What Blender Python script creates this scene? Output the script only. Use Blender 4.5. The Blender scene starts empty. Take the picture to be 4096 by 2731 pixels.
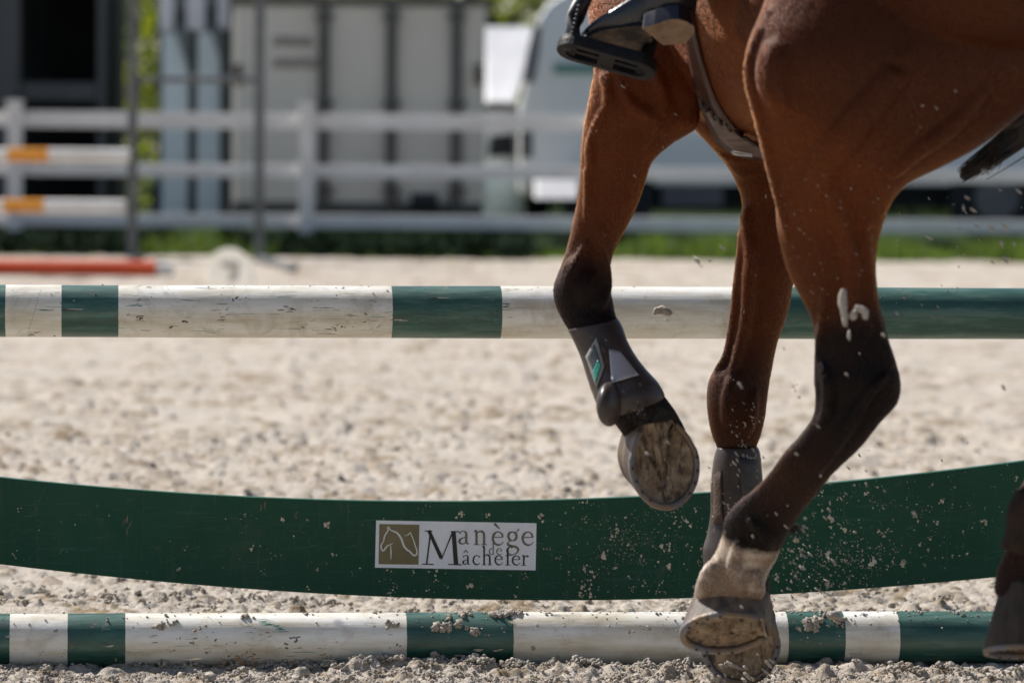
import bpy, math, random
import numpy as np
from mathutils import Vector, Matrix, noise as mnoise
from mathutils.bvhtree import BVHTree

random.seed(7)
rng = np.random.default_rng(7)
R = math.radians
scene = bpy.context.scene
COL = scene.collection

# ------------------------------------------------------------------ camera
CAM = Vector((0.0, -8.0, 0.955))
FPX = 17067.0                       # focal length in photo pixels (4096 wide)
PITCH, ROLL = R(2.816), R(0.45)
cam = bpy.data.cameras.new("camera")
cam.sensor_width = 36.0
cam.lens = 36.0 * FPX / 4096.0
cam.clip_start = 0.1
cam.clip_end = 1000.0
cam.dof.use_dof = True
cam.dof.focus_distance = 7.72
cam.dof.aperture_fstop = cam.lens / 30.0
camo = bpy.data.objects.new("camera", cam)
COL.objects.link(camo)
CROT = Matrix.Rotation(math.pi / 2 - PITCH, 3, 'X') @ Matrix.Rotation(ROLL, 3, 'Z')
camo.matrix_world = Matrix.Translation(CAM) @ CROT.to_4x4()
scene.camera = camo

# ------------------------------------------------------------------ sky, sun, exposure
SUN = Vector((-0.54, 0.40, 0.74)).normalized()
world = bpy.data.worlds.new("World")
scene.world = world
world.use_nodes = True
wn = world.node_tree
for n in list(wn.nodes):
    wn.nodes.remove(n)
sky = wn.nodes.new('ShaderNodeTexSky')
sky.sky_type = 'NISHITA'
sky.sun_disc = False
sky.sun_elevation = math.asin(SUN.z)
sky.sun_rotation = math.atan2(SUN.x, SUN.y)
bg = wn.nodes.new('ShaderNodeBackground')
bg.inputs['Strength'].default_value = 0.066
wo = wn.nodes.new('ShaderNodeOutputWorld')
wn.links.new(sky.outputs[0], bg.inputs['Color'])
wn.links.new(bg.outputs[0], wo.inputs['Surface'])
sl = bpy.data.lights.new("sun", 'SUN')
sl.energy = 4.6
sl.angle = R(0.5)
sl.color = (1.0, 0.955, 0.90)
so = bpy.data.objects.new("sun", sl)
so.rotation_euler = SUN.to_track_quat('Z', 'Y').to_euler()
so.location = SUN * 30
COL.objects.link(so)
scene.view_settings.view_transform = 'Standard'
scene.view_settings.look = 'None'
scene.view_settings.exposure = 0.68
scene.view_settings.gamma = 1.0

# ------------------------------------------------------------------ helpers
def ray(sx, sy):
    return CROT @ Vector(((sx - 2048.0) / FPX, -(sy - 1365.5) / FPX, -1.0))

def P(sx, sy, Y):
    "world point on the plane y = Y seen at photo pixel (sx, sy)"
    d = ray(sx, sy)
    return CAM + d * ((Y - CAM.y) / d.y)

K = 4096.0 / 2352.0
def PD(x, y, Y):
    return P(x * K, y * K, Y)

def tag(o, label=None, cat=None, group=None, kind=None):
    if label: o['label'] = label
    if cat: o['category'] = cat
    if group: o['group'] = group
    if kind: o['kind'] = kind
    return o

def link(name, me, mat, parent=None, smooth=True):
    o = bpy.data.objects.new(name, me)
    COL.objects.link(o)
    if mat is not None:
        for m in (mat if isinstance(mat, (list, tuple)) else [mat]):
            me.materials.append(m)
    if smooth:
        me.polygons.foreach_set('use_smooth', [True] * len(me.polygons))
    if parent is not None:
        o.parent = parent
        o.matrix_parent_inverse = Matrix.Translation(parent.location).inverted() if parent.location.length else Matrix()
    return o

def empty(name, loc=(0, 0, 0)):
    o = bpy.data.objects.new(name, None)
    o.location = loc
    o.empty_display_size = 0.1
    COL.objects.link(o)
    return o

class MB:
    "collects vertices and faces of one mesh"
    def __init__(s):
        s.v, s.f, s.mi = [], [], []
    def add(s, vs, fs, mi=0):
        b = len(s.v)
        s.v += [tuple(v) for v in vs]
        s.f += [tuple(i + b for i in f) for f in fs]
        s.mi += [mi] * len(fs)
    def quadbox(s, c8, mi=0):
        s.add(c8, [(0, 3, 2, 1), (4, 5, 6, 7), (0, 1, 5, 4), (1, 2, 6, 5), (2, 3, 7, 6), (3, 0, 4, 7)], mi)
    def box(s, lo, hi, mi=0):
        x0, y0, z0 = lo; x1, y1, z1 = hi
        s.quadbox([(x0, y0, z0), (x1, y0, z0), (x1, y1, z0), (x0, y1, z0), (x0, y0, z1), (x1, y0, z1), (x1, y1, z1), (x0, y1, z1)], mi)
    def tube(s, pts, rad, n=12, mi=0, up=None, caps=True):
        pts = [Vector(p) for p in pts]
        if not hasattr(rad, '__len__'): rad = [rad] * len(pts)
        vs = []
        for i, p in enumerate(pts):
            t = (pts[min(i + 1, len(pts) - 1)] - pts[max(i - 1, 0)]).normalized()
            a = Vector((0, 0, 1)) if abs(t.z) < 0.9 else Vector((1, 0, 0))
            if up is not None: a = Vector(up)
            u = t.cross(a).normalized(); w = u.cross(t).normalized()
            r = rad[i]
            for k in range(n):
                an = 2 * math.pi * k / n
                vs.append(p + u * (math.cos(an) * r) + w * (math.sin(an) * r))
        fs = []
        for i in range(len(pts) - 1):
            for k in range(n):
                k2 = (k + 1) % n
                fs.append((i * n + k, i * n + k2, (i + 1) * n + k2, (i + 1) * n + k))
        if caps:
            fs.append(tuple(range(n - 1, -1, -1)))
            fs.append(tuple(range((len(pts) - 1) * n, len(pts) * n)))
        s.add(vs, fs, mi)
    def mesh(s, name='m'):
        me = bpy.data.meshes.new(name)
        me.from_pydata(s.v, [], s.f)
        if any(s.mi): me.polygons.foreach_set('material_index', s.mi)
        me.update()
        return me
    def build(s, name, mat, parent=None, smooth=False, bevel=0.0):
        o = link(name, s.mesh(name), mat, parent, smooth)
        if bevel:
            m = o.modifiers.new('bevel', 'BEVEL'); m.width = bevel; m.segments = 2; m.limit_method = 'ANGLE'
        return o

def crom(a, b, c, d, t):
    return 0.5 * ((2 * b) + (c - a) * t + (2 * a - 5 * b + 4 * c - d) * t * t + (3 * b - a - 3 * c + d) * t ** 3)

def loft(secs, n=28, sub=4, ex=2.2):
    "secs: list of (centre, u, v, k). returns verts, faces, spine samples (pos, k)"
    A = [np.concatenate([np.array(s[0]), np.array(s[1]), np.array(s[2]), [s[3]]]) for s in secs]
    S = []
    for i in range(len(A) - 1):
        a, b, c, d = A[max(i - 1, 0)], A[i], A[i + 1], A[min(i + 2, len(A) - 1)]
        for j in range(sub):
            S.append(crom(a, b, c, d, j / sub))
    S.append(A[-1])
    vs, fs, sp = [], [], []
    for s in S:
        c, u, v = s[0:3], s[3:6], s[6:9]
        sp.append((c, max(0.0, s[9])))
        for k in range(n):
            an = 2 * math.pi * k / n
            ca, sa = math.cos(an), math.sin(an)
            ca = math.copysign(abs(ca) ** (2 / ex), ca); sa = math.copysign(abs(sa) ** (2 / ex), sa)
            vs.append(tuple(c + u * ca + v * sa))
    for i in range(len(S) - 1):
        for k in range(n):
            k2 = (k + 1) % n
            fs.append((i * n + k, (i + 1) * n + k, (i + 1) * n + k2, i * n + k2))
    fs.append(tuple(range(n)))
    fs.append(tuple(range(len(S) * n - 1, (len(S) - 1) * n - 1, -1)))
    return vs, fs, sp

def sec(lx, ly, rx, ry, Y, dr=1.0, k=0.0, grow=1.0):
    a, b = P(lx, ly, Y), P(rx, ry, Y)
    c = (a + b) / 2; u = (b - a) / 2 * grow
    v = Vector((0, 1, 0)) * (u.length * dr)
    return (c, u, v, k)

# ------------------------------------------------------------------ material helpers
def mat(name, base=(0.5, 0.5, 0.5), rough=0.6, metal=0.0, spec=0.5):
    m = bpy.data.materials.new(name)
    m.use_nodes = True
    b = m.node_tree.nodes['Principled BSDF']
    b.inputs['Base Color'].default_value = (*base, 1)
    b.inputs['Roughness'].default_value = rough
    b.inputs['Metallic'].default_value = metal
    b.inputs['Specular IOR Level'].default_value = spec
    return m

class NT:
    def __init__(s, m):
        s.m = m; s.t = m.node_tree; s.b = s.t.nodes['Principled BSDF']
    def n(s, typ, **kw):
        nd = s.t.nodes.new(typ)
        for k, v in kw.items():
            if k in nd.inputs.keys() if isinstance(k, str) else False:
                nd.inputs[k].default_value = v
            else:
                setattr(nd, k, v)
        return nd
    def l(s, a, b): s.t.links.new(a, b)
    def coord(s, scale=(1, 1, 1), out='Object', rot=(0, 0, 0)):
        tc = s.t.nodes.new('ShaderNodeTexCoord')
        mp = s.t.nodes.new('ShaderNodeMapping')
        mp.inputs['Scale'].default_value = scale
        mp.inputs['Rotation'].default_value = rot
        s.l(tc.outputs[out], mp.inputs[0])
        return mp.outputs[0]
    def noise(s, vec, scale=5, detail=4, rough=0.55, dist=0.0):
        nd = s.t.nodes.new('ShaderNodeTexNoise')
        nd.inputs['Scale'].default_value = scale
        nd.inputs['Detail'].default_value = detail
        nd.inputs['Roughness'].default_value = rough
        nd.inputs['Distortion'].default_value = dist
        s.l(vec, nd.inputs['Vector'])
        return nd.outputs['Fac']
    def ramp(s, fac, stops, interp='LINEAR'):
        nd = s.t.nodes.new('ShaderNodeValToRGB')
        cr = nd.color_ramp; cr.interpolation = interp
        while len(cr.elements) < len(stops): cr.elements.new(0.5)
        for e, (p, c) in zip(cr.elements, stops):
            e.position = p
            e.color = (*c, 1) if hasattr(c, '__len__') else (c, c, c, 1)
        s.l(fac, nd.inputs[0])
        return nd.outputs[0]
    def mix(s, fac, a, b, mode='MIX'):
        nd = s.t.nodes.new('ShaderNodeMix'); nd.data_type = 'RGBA'; nd.blend_type = mode
        for sock, val in ((0, fac), (6, a), (7, b)):
            if isinstance(val, bpy.types.NodeSocket): s.l(val, nd.inputs[sock])
            elif hasattr(val, '__len__'): nd.inputs[sock].default_value = (*val, 1)
            else: nd.inputs[sock].default_value = val
        return nd.outputs[2]
    def math(s, op, a, b=0.0):
        nd = s.t.nodes.new('ShaderNodeMath'); nd.operation = op
        for i, val in ((0, a), (1, b)):
            if isinstance(val, bpy.types.NodeSocket): s.l(val, nd.inputs[i])
            else: nd.inputs[i].default_value = val
        return nd.outputs[0]
    def bump(s, h, strength=0.3, dist=0.01):
        nd = s.t.nodes.new('ShaderNodeBump')
        nd.inputs['Strength'].default_value = strength
        nd.inputs['Distance'].default_value = dist
        s.l(h, nd.inputs['Height'])
        s.l(nd.outputs[0], s.b.inputs['Normal'])
        return nd
    def base(s, c): s.l(c, s.b.inputs['Base Color'])

def worn(name, c1, c2, rough=0.6, scale=6.0, bump=0.1, stretch=(1, 1, 1), spec=0.5, metal=0.0, lo=0.35, hi=0.65):
    m = mat(name, c1, rough, metal, spec); t = NT(m)
    v = t.coord(stretch)
    f = t.noise(v, scale, 6, 0.6)
    t.base(t.ramp(f, [(lo, c1), (hi, c2)]))
    if bump: t.bump(t.noise(v, scale * 6, 4), bump, 0.01)
    return m

# ------------------------------------------------------------------ sand ground
def hash2(ix, iy, seed):
    h = (ix.astype(np.int64) * 374761393 + iy.astype(np.int64) * 668265263 + seed * 974634777) & 0x7fffffff
    h = ((h ^ (h >> 13)) * 1274126177) & 0x7fffffff
    h = h ^ (h >> 16)
    return (h & 0xffff) / 65535.0

def vnoise(x, y, seed=0):
    ix, iy = np.floor(x), np.floor(y)
    fx, fy = x - ix, y - iy
    fx = fx * fx * fx * (fx * (fx * 6 - 15) + 10); fy = fy * fy * fy * (fy * (fy * 6 - 15) + 10)
    a = hash2(ix, iy, seed); b = hash2(ix + 1, iy, seed)
    c = hash2(ix, iy + 1, seed); d = hash2(ix + 1, iy + 1, seed)
    return (a + (b - a) * fx) * (1 - fy) + (c + (d - c) * fx) * fy - 0.5

def sand_sheet():
    a = list(np.arange(-1.35, 1.3501, 0.0048))
    st, x = 0.0048, a[-1]
    right = []
    while x < 14:
        st *= 1.045; x += st; right.append(x)
    xs = np.array([-v for v in reversed(right)] + a + right)
    back = []; st, y = 0.0045, -0.95
    while y > -14:
        st *= 1.09; y -= st; back.append(y)
    ys = list(reversed(back)) + list(np.arange(-0.95, -0.30, 0.0042)) + list(np.arange(-0.30, 0.45, 0.012))
    st, y = 0.0052, ys[-1]
    while y < 24.3:
        st *= 1.0038; y += st; ys.append(y)
    ys = np.array(ys)
    X, Y = np.meshgrid(xs, ys)
    H = 0.020 * vnoise(X * 1.1, Y * 1.1, 1) + 0.016 * vnoise(X * 3.1, Y * 2.6, 2) + 0.012 * vnoise(X * 8, Y * 8, 3)
    rough = 0.38 + 1.40 * np.clip(1.6 * vnoise(X * 1.3, Y * 0.8, 9) + 0.5 + 0.5 * vnoise(X * 4, Y * 3, 10), 0, 1)
    D = np.clip(vnoise(X * 5, Y * 3, 31) + 0.7 * vnoise(X * 17, Y * 12, 32) + 0.9 * vnoise(X * 50, Y * 34, 33) - 0.20, 0, 1) * 1.9  # brown patches: warm shade of pits and lumps put into the colour
    H += rough * (0.0055 * vnoise(X * 13, Y * 19, 4) + 0.0045 * vnoise(X * 38, Y * 52, 5) + 0.0062 * vnoise(X * 88, Y * 100, 6) + 0.0045 * vnoise(X * 170, Y * 160, 7))
    # calmer just where the ground pole lies
    # clods and hoof pocks
    B0 = H.copy()
    wob = vnoise(X * 75, Y * 75, 11) + 0.6 * vnoise(X * 150, Y * 150, 12)
    def splat(cx, cy, r, h, ell=1.0, pw=0.55):
        damp_shade = max(0.0, random.gauss(0.25, 0.4))
        i0, i1 = np.searchsorted(ys, [cy - r * 1.1, cy + r * 1.1]); j0, j1 = np.searchsorted(xs, [cx - r * ell * 1.1, cx + r * ell * 1.1])
        if i1 - i0 < 2 or j1 - j0 < 2: return
        dx = (X[i0:i1, j0:j1] - cx) / (r * ell); dy = (Y[i0:i1, j0:j1] - cy) / r
        d = dx * dx + dy * dy + wob[i0:i1, j0:j1] * 0.55
        if h < 0:
            H[i0:i1, j0:j1] += h * np.clip(1 - d, 0, 1) ** pw
        else:
            b0 = B0[(i0 + i1) // 2, (j0 + j1) // 2]
            pr = b0 + h * (np.clip(1 - d, 0, 1) ** pw) + 0.12 * r * wob[i0:i1, j0:j1]
            on = (d < 1) & (pr > H[i0:i1, j0:j1])
            H[i0:i1, j0:j1] = np.where(on, pr, H[i0:i1, j0:j1])
            D[i0:i1, j0:j1] = np.where(on, damp_shade, D[i0:i1, j0:j1])
    for _ in range(5200):                       # foreground strip
        r = 0.003 + 0.010 * random.random() ** 3
        splat(random.uniform(-1.3, 1.3), random.uniform(-0.95, -0.28), r, r * random.uniform(0.4, 0.9), random.uniform(0.8, 1.4))
    for _ in range(16000):                      # behind the jump
        y = 0.4 + 12 * random.random() ** 1.4
        w = 1.35 + 0.12 * y
        r = 0.0045 + (0.0085 + 0.003 * min(y, 5)) * random.random() ** 3
        splat(random.uniform(-w, w), y, r, r * random.uniform(0.45, 1.0), random.uniform(0.8, 1.7), 0.45)
    for _ in range(2600):
        y = 5 + 19 * random.random()
        r = 0.014 + 0.03 * random.random() ** 2
        splat(random.uniform(-4, 4), y, r, r * random.uniform(0.25, 0.6), random.uniform(0.9, 2.0))
    for _ in range(170):                        # bigger kicked-up clods
        y = 1.6 + 13 * random.random() ** 1.2
        w = 1.35 + 0.12 * y
        r = random.uniform(0.010, 0.018 + .0015 * y)
        splat(random.uniform(-w, w), y, r, r * random.uniform(0.5, 1.0), random.uniform(0.9, 2.4), 0.45)
    for _ in range(260):                        # hoof pocks
        y = 0.6 + 16 * random.random()
        cx = random.uniform(-3.2, 3.2); r = random.uniform(0.05, 0.09)
        splat(cx, y, r, -random.uniform(0.010, 0.022), 1.4, 1.0)
        splat(cx, y - r * 1.1, r * 0.4, 0.012, 2.6, 0.8)
    # clods heaped against the camera side of the ground pole, centre and right
    for _ in range(900):
        x = random.gauss(0.0, 0.42)
        r = 0.004 + 0.012 * random.random() ** 2
        splat(x, -0.42 - abs(random.gauss(0, 0.05)), r, r * random.uniform(0.6, 1.2), random.uniform(0.8, 1.5))
    H += 0.014 * np.exp(-((Y + 0.47) / 0.045) ** 2) * np.clip(np.exp(-((X + 0.02) / 0.45) ** 2) + 0.25 * vnoise(X * 5, Y * 5, 21), 0, 1)
    H += 0.012 * np.exp(-((Y + 0.50) / 0.05) ** 2) * np.exp(-((X - 0.95) / 0.25) ** 2)
    H -= 0.006
    ny, nx = X.shape
    co = np.stack([X, Y, H], -1).reshape(-1, 3)
    idx = np.arange(ny * nx).reshape(ny, nx)
    q = np.stack([idx[:-1, :-1], idx[:-1, 1:], idx[1:, 1:], idx[1:, :-1]], -1).reshape(-1, 4)
    me = bpy.data.meshes.new('sand_ground')
    me.vertices.add(len(co)); me.vertices.foreach_set('co', co.ravel())
    me.loops.add(q.size); me.loops.foreach_set('vertex_index', q.ravel().astype(np.int32))
    me.polygons.add(len(q)); me.polygons.foreach_set('loop_start', (np.arange(len(q)) * 4).astype(np.int32))
    me.update(calc_edges=True)
    at = me.attributes.new('damp_shade', 'FLOAT', 'POINT'); at.data.foreach_set('value', np.clip(D, 0, 1).ravel())
    return me, xs, ys, H

SAND_A, SAND_B, SAND_C = (0.40, 0.350, 0.285), (0.49, 0.440, 0.380), (0.28, 0.22, 0.155)
def sand_mat(name, bump=0.5, damp_shade=False):
    m = mat(name, SAND_B, 0.95, 0, 0.15); t = NT(m)
    v = t.coord()
    f1 = t.noise(v, 9, 6, 0.65); f2 = t.noise(v, 160, 3, 0.6); f3 = t.noise(v, 1.3, 3, 0.5)
    c = t.ramp(f1, [(0.28, SAND_C), (0.45, SAND_A), (0.60, SAND_B)])
    c = t.mix(t.ramp(t.noise(t.coord((1, .55, 1)), 13, 5, 0.6, .4), [(0.56, 0.0), (0.68, 0.55)]), c, (0.26, 0.195, 0.12))
    c = t.mix(t.ramp(f3, [(0.35, 0.0), (0.7, 0.45)]), c, (0.51, 0.465, 0.41))
    c = t.mix(0.35, c, t.ramp(f2, [(0.3, (0.24, 0.185, 0.14)), (0.55, (0.47, 0.42, 0.365)), (0.8, (0.59, 0.54, 0.48))]))
    if damp_shade:
        da = t.t.nodes.new('ShaderNodeAttribute'); da.attribute_name = 'damp_shade'
        c = t.mix(t.math('MULTIPLY', da.outputs['Fac'], 0.85), c, (0.20, 0.14, 0.075))  # paints in the lumps' warm shade along with damper clods
    t.base(c)
    t.bump(t.math('ADD', t.noise(v, 260, 4, 0.7), t.math('MULTIPLY', t.noise(v, 95, 4, .7), 1.6)), bump * 1.2, 0.007)
    return m
M_SAND = sand_mat('arena_sand', 0.5, True)
me, GX, GY, GH = sand_sheet()
sand = link('sand_ground', me, M_SAND)
tag(sand, kind='structure')
def gz(x, y):
    j = min(max(int(np.searchsorted(GX, x)), 0), len(GX) - 1); i = min(max(int(np.searchsorted(GY, y)), 0), len(GY) - 1)
    return float(GH[i, j])

# lumpy clods
def clod_variants(n=8, sub=2):
    out = []
    import bmesh
    for i in range(n):
        bm = bmesh.new(); bmesh.ops.create_icosphere(bm, subdivisions=sub, radius=1.0)
        s = random.uniform(0, 100)
        for v in bm.verts:
            p = v.co * 1.5 + Vector((s, 0, 0))
            d = 1 + 0.6 * mnoise.noise(p) + 0.55 * mnoise.noise(p * 2.6) + 0.5 * mnoise.noise(p * 5.5)
            v.co *= d
        out.append((np.array([v.co[:] for v in bm.verts]), np.array([[v.index for v in f.verts] for f in bm.faces])))
        bm.free()
    return out
CL = clod_variants(12, 2)
CLF = clod_variants(8, 3)
CLT = clod_variants(14, 1)

def clod_mesh(name, items, variants=CL, streak=False):
    "items: (x, y, z, r, squash)"
    V, F, b = [], [], 0
    for (x, y, z, r, sq) in items:
        v, f = variants[random.randrange(len(variants))]
        a = random.uniform(0, 6.28); ca, sa = math.cos(a), math.sin(a)
        w = np.stack([(v[:, 0] * ca - v[:, 1] * sa) * r + x, (v[:, 0] * sa + v[:, 1] * ca) * r + y, v[:, 2] * r * sq + z], -1)
        if streak:
            dr_ = np.array([random.gauss(.55, .25), random.gauss(0, .2), random.gauss(-.8, .25)]); dr_ /= np.linalg.norm(dr_); c_ = np.array([x, y, z])
            q_ = (w - c_) @ dr_; w = c_ + (w - c_) * .8 + np.outer(q_, dr_) * random.uniform(.2, 2.2)
        V.append(w); F.append(f + b); b += len(v)
    V = np.concatenate(V); F = np.concatenate(F)
    me = bpy.data.meshes.new(name)
    me.vertices.add(len(V)); me.vertices.foreach_set('co', V.ravel())
    me.loops.add(F.size); me.loops.foreach_set('vertex_index', F.ravel().astype(np.int32))
    me.polygons.add(len(F)); me.polygons.foreach_set('loop_start', (np.arange(len(F)) * 3).astype(np.int32))
    me.update(calc_edges=True)
    return me
M_CLOD = sand_mat('sand_clod_mat', 0.6)
items = []
for _ in range(34):
    x, y = random.uniform(-1.15, 1.15), random.uniform(-0.70, -0.47)
    r = random.uniform(0.006, 0.012)
    items.append((x, y, gz(x, y) + r * 0.3, r, 0.75))
for _ in range(1500):
    y = 0.45 + 5 * random.random() ** 1.7; w = 1.2 + 0.12 * y
    x = random.uniform(-w, w); r = 0.0022 + (0.005 + 0.0015 * y) * random.random() ** 3
    items.append((x, y, gz(x, y) + r * 0.35, r, 0.75))
crumbs = []
for _ in range(7000):
    x, y = random.uniform(-1.15, 1.15), random.uniform(-0.75, -0.44)
    r = 0.0010 + 0.0032 * random.random() ** 3
    crumbs.append((x, y, gz(x, y) + r * 0.5, r, 0.9))
def cluster(x, y, R_, n):
    z = gz(x, y)
    for _ in range(n):
        a, b = random.gauss(0, R_ * .55), random.gauss(0, R_ * .55)
        d = math.hypot(a, b) / R_
        r = R_ * random.uniform(.12, .34)
        crumbs.append((x + a, y + b, z + R_ * .75 * max(0, 1 - d) * random.uniform(.2, 1.1) + r * .3, r, .95))
for _ in range(330):
    cluster(random.uniform(-1.15, 1.15), random.uniform(-0.74, -0.46), random.uniform(.005, .015), 22)
for _ in range(110):
    cluster(random.gauss(-0.05, 0.36), -0.440 - abs(random.gauss(0, .015)), random.uniform(.007, .018), 26)
for _ in range(520):
    y = 0.45 + 2.6 * random.random() ** 1.5; w = 1.15 + 0.12 * y
    cluster(random.uniform(-w, w), y, random.uniform(.006, .018), 14)
tag(link('sand_crumbs', clod_mesh('sand_crumbs', crumbs, CLT), M_CLOD), 'fine crumbs of sand heaped in front of and behind the ground pole', 'sand', kind='stuff')
tag(link('sand_clods', clod_mesh('sand_clods', items), M_CLOD, None, False), 'crumbly pale clods of sand scattered over the arena surface', 'sand', kind='stuff')

# ------------------------------------------------------------------ the jump
# paint materials
def pole_mat(name, edges, first_green, seed=0.0):
    "edges: x positions (object space) where the band colour changes"
    m = mat(name, (0.7, 0.7, 0.66), 0.42, 0, 0.5); t = NT(m)
    tc = t.t.nodes.new('ShaderNodeTexCoord')
    sp = t.t.nodes.new('ShaderNodeSeparateXYZ'); t.l(tc.outputs['Object'], sp.inputs[0])
    # wobbly edge
    nz = t.noise(t.coord((1, 1, 1)), 60, 2)
    xx = t.math('ADD', sp.outputs[0], t.math('MULTIPLY', t.math('SUBTRACT', nz, 0.5), 0.0016))
    acc = None
    for i, e in enumerate(edges):
        st = t.math('GREATER_THAN', xx, e)
        sgn = 1.0 if (i % 2 == (1 if first_green else 0)) else -1.0
        w = t.math('MULTIPLY', st, sgn)
        acc = w if acc is None else t.math('ADD', acc, w)
    if first_green: acc = t.math('ADD', acc, 1.0)
    green = acc
    mp = t.t.nodes.new('ShaderNodeMapping'); mp.inputs['Location'].default_value = (seed, seed, 0)
    t.l(tc.outputs['Object'], mp.inputs[0]); v = mp.outputs[0]
    v2 = t.t.nodes.new('ShaderNodeMapping'); v2.inputs['Scale'].default_value = (1, 7, 7); t.l(v, v2.inputs[0])
    v3 = t.t.nodes.new('ShaderNodeMapping'); v3.inputs['Scale'].default_value = (1, 22, 22); t.l(v, v3.inputs[0])
    # white
    wcol = t.ramp(t.noise(v2.outputs[0], 5, 7, 0.62), [(0.32, (0.56, 0.49, 0.36)), (0.50, (0.72, 0.68, 0.58)), (0.64, (0.82, 0.80, 0.75))])
    grime = t.ramp(t.noise(v, 11, 8, 0.72, 0.6), [(0.50, 0.0), (0.70, 0.60)])
    wcol = t.mix(grime, wcol, (0.34, 0.27, 0.18))
    # yellowish end of the white mottle stands in for warm sand bounce
    # green
    gcol = t.ramp(t.noise(v2.outputs[0], 6, 8, 0.66), [(0.34, (0.009, 0.050, 0.036)), (0.50, (0.018, 0.085, 0.060)), (0.62, (0.070, 0.145, 0.112))])
    gscr = t.ramp(t.noise(v3.outputs[0], 13, 8, 0.75), [(0.60, 0.0), (0.68, 0.55)])
    gcol = t.mix(gscr, gcol, (0.20, 0.19, 0.13))
    col = t.mix(green, wcol, gcol)
    # thin dark cracks and green rub marks along the grain
    cr = t.ramp(t.noise(v3.outputs[0], 7, 9, 0.82), [(0.625, 0.0), (0.65, 0.85)])
    col = t.mix(t.math('MULTIPLY', cr, t.math('SUBTRACT', 1.0, t.math('MULTIPLY', green, 0.7))), col, (0.08, 0.10, 0.075))
    # blotches of old mud
    mu = t.ramp(t.noise(v, 26, 6, 0.7, 0.3), [(0.655, 0.0), (0.68, 0.85)])
    col = t.mix(mu, col, (0.22, 0.155, 0.10))
    t.base(col)
    t.b.inputs['Coat Weight'].default_value = 0.5; t.b.inputs['Coat Roughness'].default_value = 0.34
    t.l(t.ramp(t.noise(v2.outputs[0], 9, 5, 0.6), [(0.3, 0.34), (0.7, 0.62)]), t.b.inputs['Roughness'])
    t.bump(t.math('ADD', t.noise(v3.outputs[0], 16, 8, 0.75), t.math('MULTIPLY', t.noise(v, 40, 4), 0.6)), 0.35, 0.0025)
    return m

JX = 0.0                       # yaw of the jump: right end a little farther
YAW = R(5.5)
def jump_axis(Y0, yaw, sx, sy):
    "a point on the jump's vertical plane (through (0,Y0), yawed) at a photo pixel"
    nrm = Vector((-math.sin(yaw), math.cos(yaw), 0)); d = ray(sx, sy)
    o = Vector((0, Y0, 0))
    return CAM + d * ((o - CAM).dot(nrm) / d.dot(nrm))

def make_pole(name, Y0, lt, lb, rt, rb, dia_scale, edges_px, first_green, seed, label):
    # lt/lb: top & bottom pixel at sx=0, rt/rb at sx=4096
    A = jump_axis(Y0, YAW, 0, (lt + lb) / 2); B = jump_axis(Y0, YAW, 4096, (rt + rb) / 2)
    ra = (jump_axis(Y0, YAW, 0, lt) - jump_axis(Y0, YAW, 0, lb)).length / 2
    rb_ = (jump_axis(Y0, YAW, 4096, rt) - jump_axis(Y0, YAW, 4096, rb)).length / 2
    r = (ra + rb_) / 2 * dia_scale
    ax = (B - A).normalized(); mid = (A + B) / 2
    zz = ax.cross(Vector((0, 1, 0))).normalized(); yy = zz.cross(ax)
    ed = []
    for e in edges_px:
        ymid = ((lt + lb) + ((rt + rb) - (lt + lb)) * e / 4096) / 2
        p = jump_axis(Y0 - r, YAW, e, ymid)
        ed.append((p - mid).dot(ax))
    n, L = 48, 1.95
    vs, fs = [], []
    rings = [(-L, 0.0), (-L, r * 0.93), (-L + 0.006, r)] + [(x, r) for x in np.linspace(-L + 0.05, L - 0.05, 70)] + [(L - 0.006, r), (L, r * 0.93), (L, 0.0)]
    for x, rr in rings:
        w = 1 + 0.006 * math.sin(x * 3.1 + seed) + 0.004 * math.sin(x * 11 + seed)
        for k in range(n):
            a = 2 * math.pi * k / n
            q = rr * w * (1 + 0.004 * math.sin(3 * a + x * 2 + seed))
            vs.append((x, math.cos(a) * q, math.sin(a) * q))
    for i in range(len(rings) - 1):
        for k in range(n):
            k2 = (k + 1) % n
            fs.append((i * n + k, i * n + k2, (i + 1) * n + k2, (i + 1) * n + k))
    mb = MB(); mb.add(vs, fs)
    o = link(name, mb.mesh(name), pole_mat(name + '_paint', ed, first_green, seed))
    o.matrix_world = Matrix(((ax.x, yy.x, zz.x, mid.x), (ax.y, yy.y, zz.y, mid.y), (ax.z, yy.z, zz.z, mid.z), (0, 0, 0, 1)))
    tag(o, label, 'jump pole', 'green and white painted jump poles')
    return o, mid, ax, yy, zz, r

k = K
top_pole, tp_mid, tp_ax, tp_y, tp_z, tp_r = make_pole('jump_pole', 0.0, 653 * k, 774.5 * k, 662 * k, 779 * k, 1.0,
    [e * k for e in (12, 141, 272, 902, 1154, 1784)], True, 1.3,
    'green and white banded pole hung across the jump above the curved green plank')
bot_pole, bp_mid, bp_ax, bp_y, bp_z, bp_r = make_pole('jump_pole', -0.38, 1408 * k, 1531 * k, 1403 * k, 1523 * k, 1.0,
    [e * k for e in (22, 155, 288, 935, 1180, 1812, 1943, 2068)], True, 7.7,
    'green and white banded ground pole lying in the sand, spattered with clods')

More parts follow.
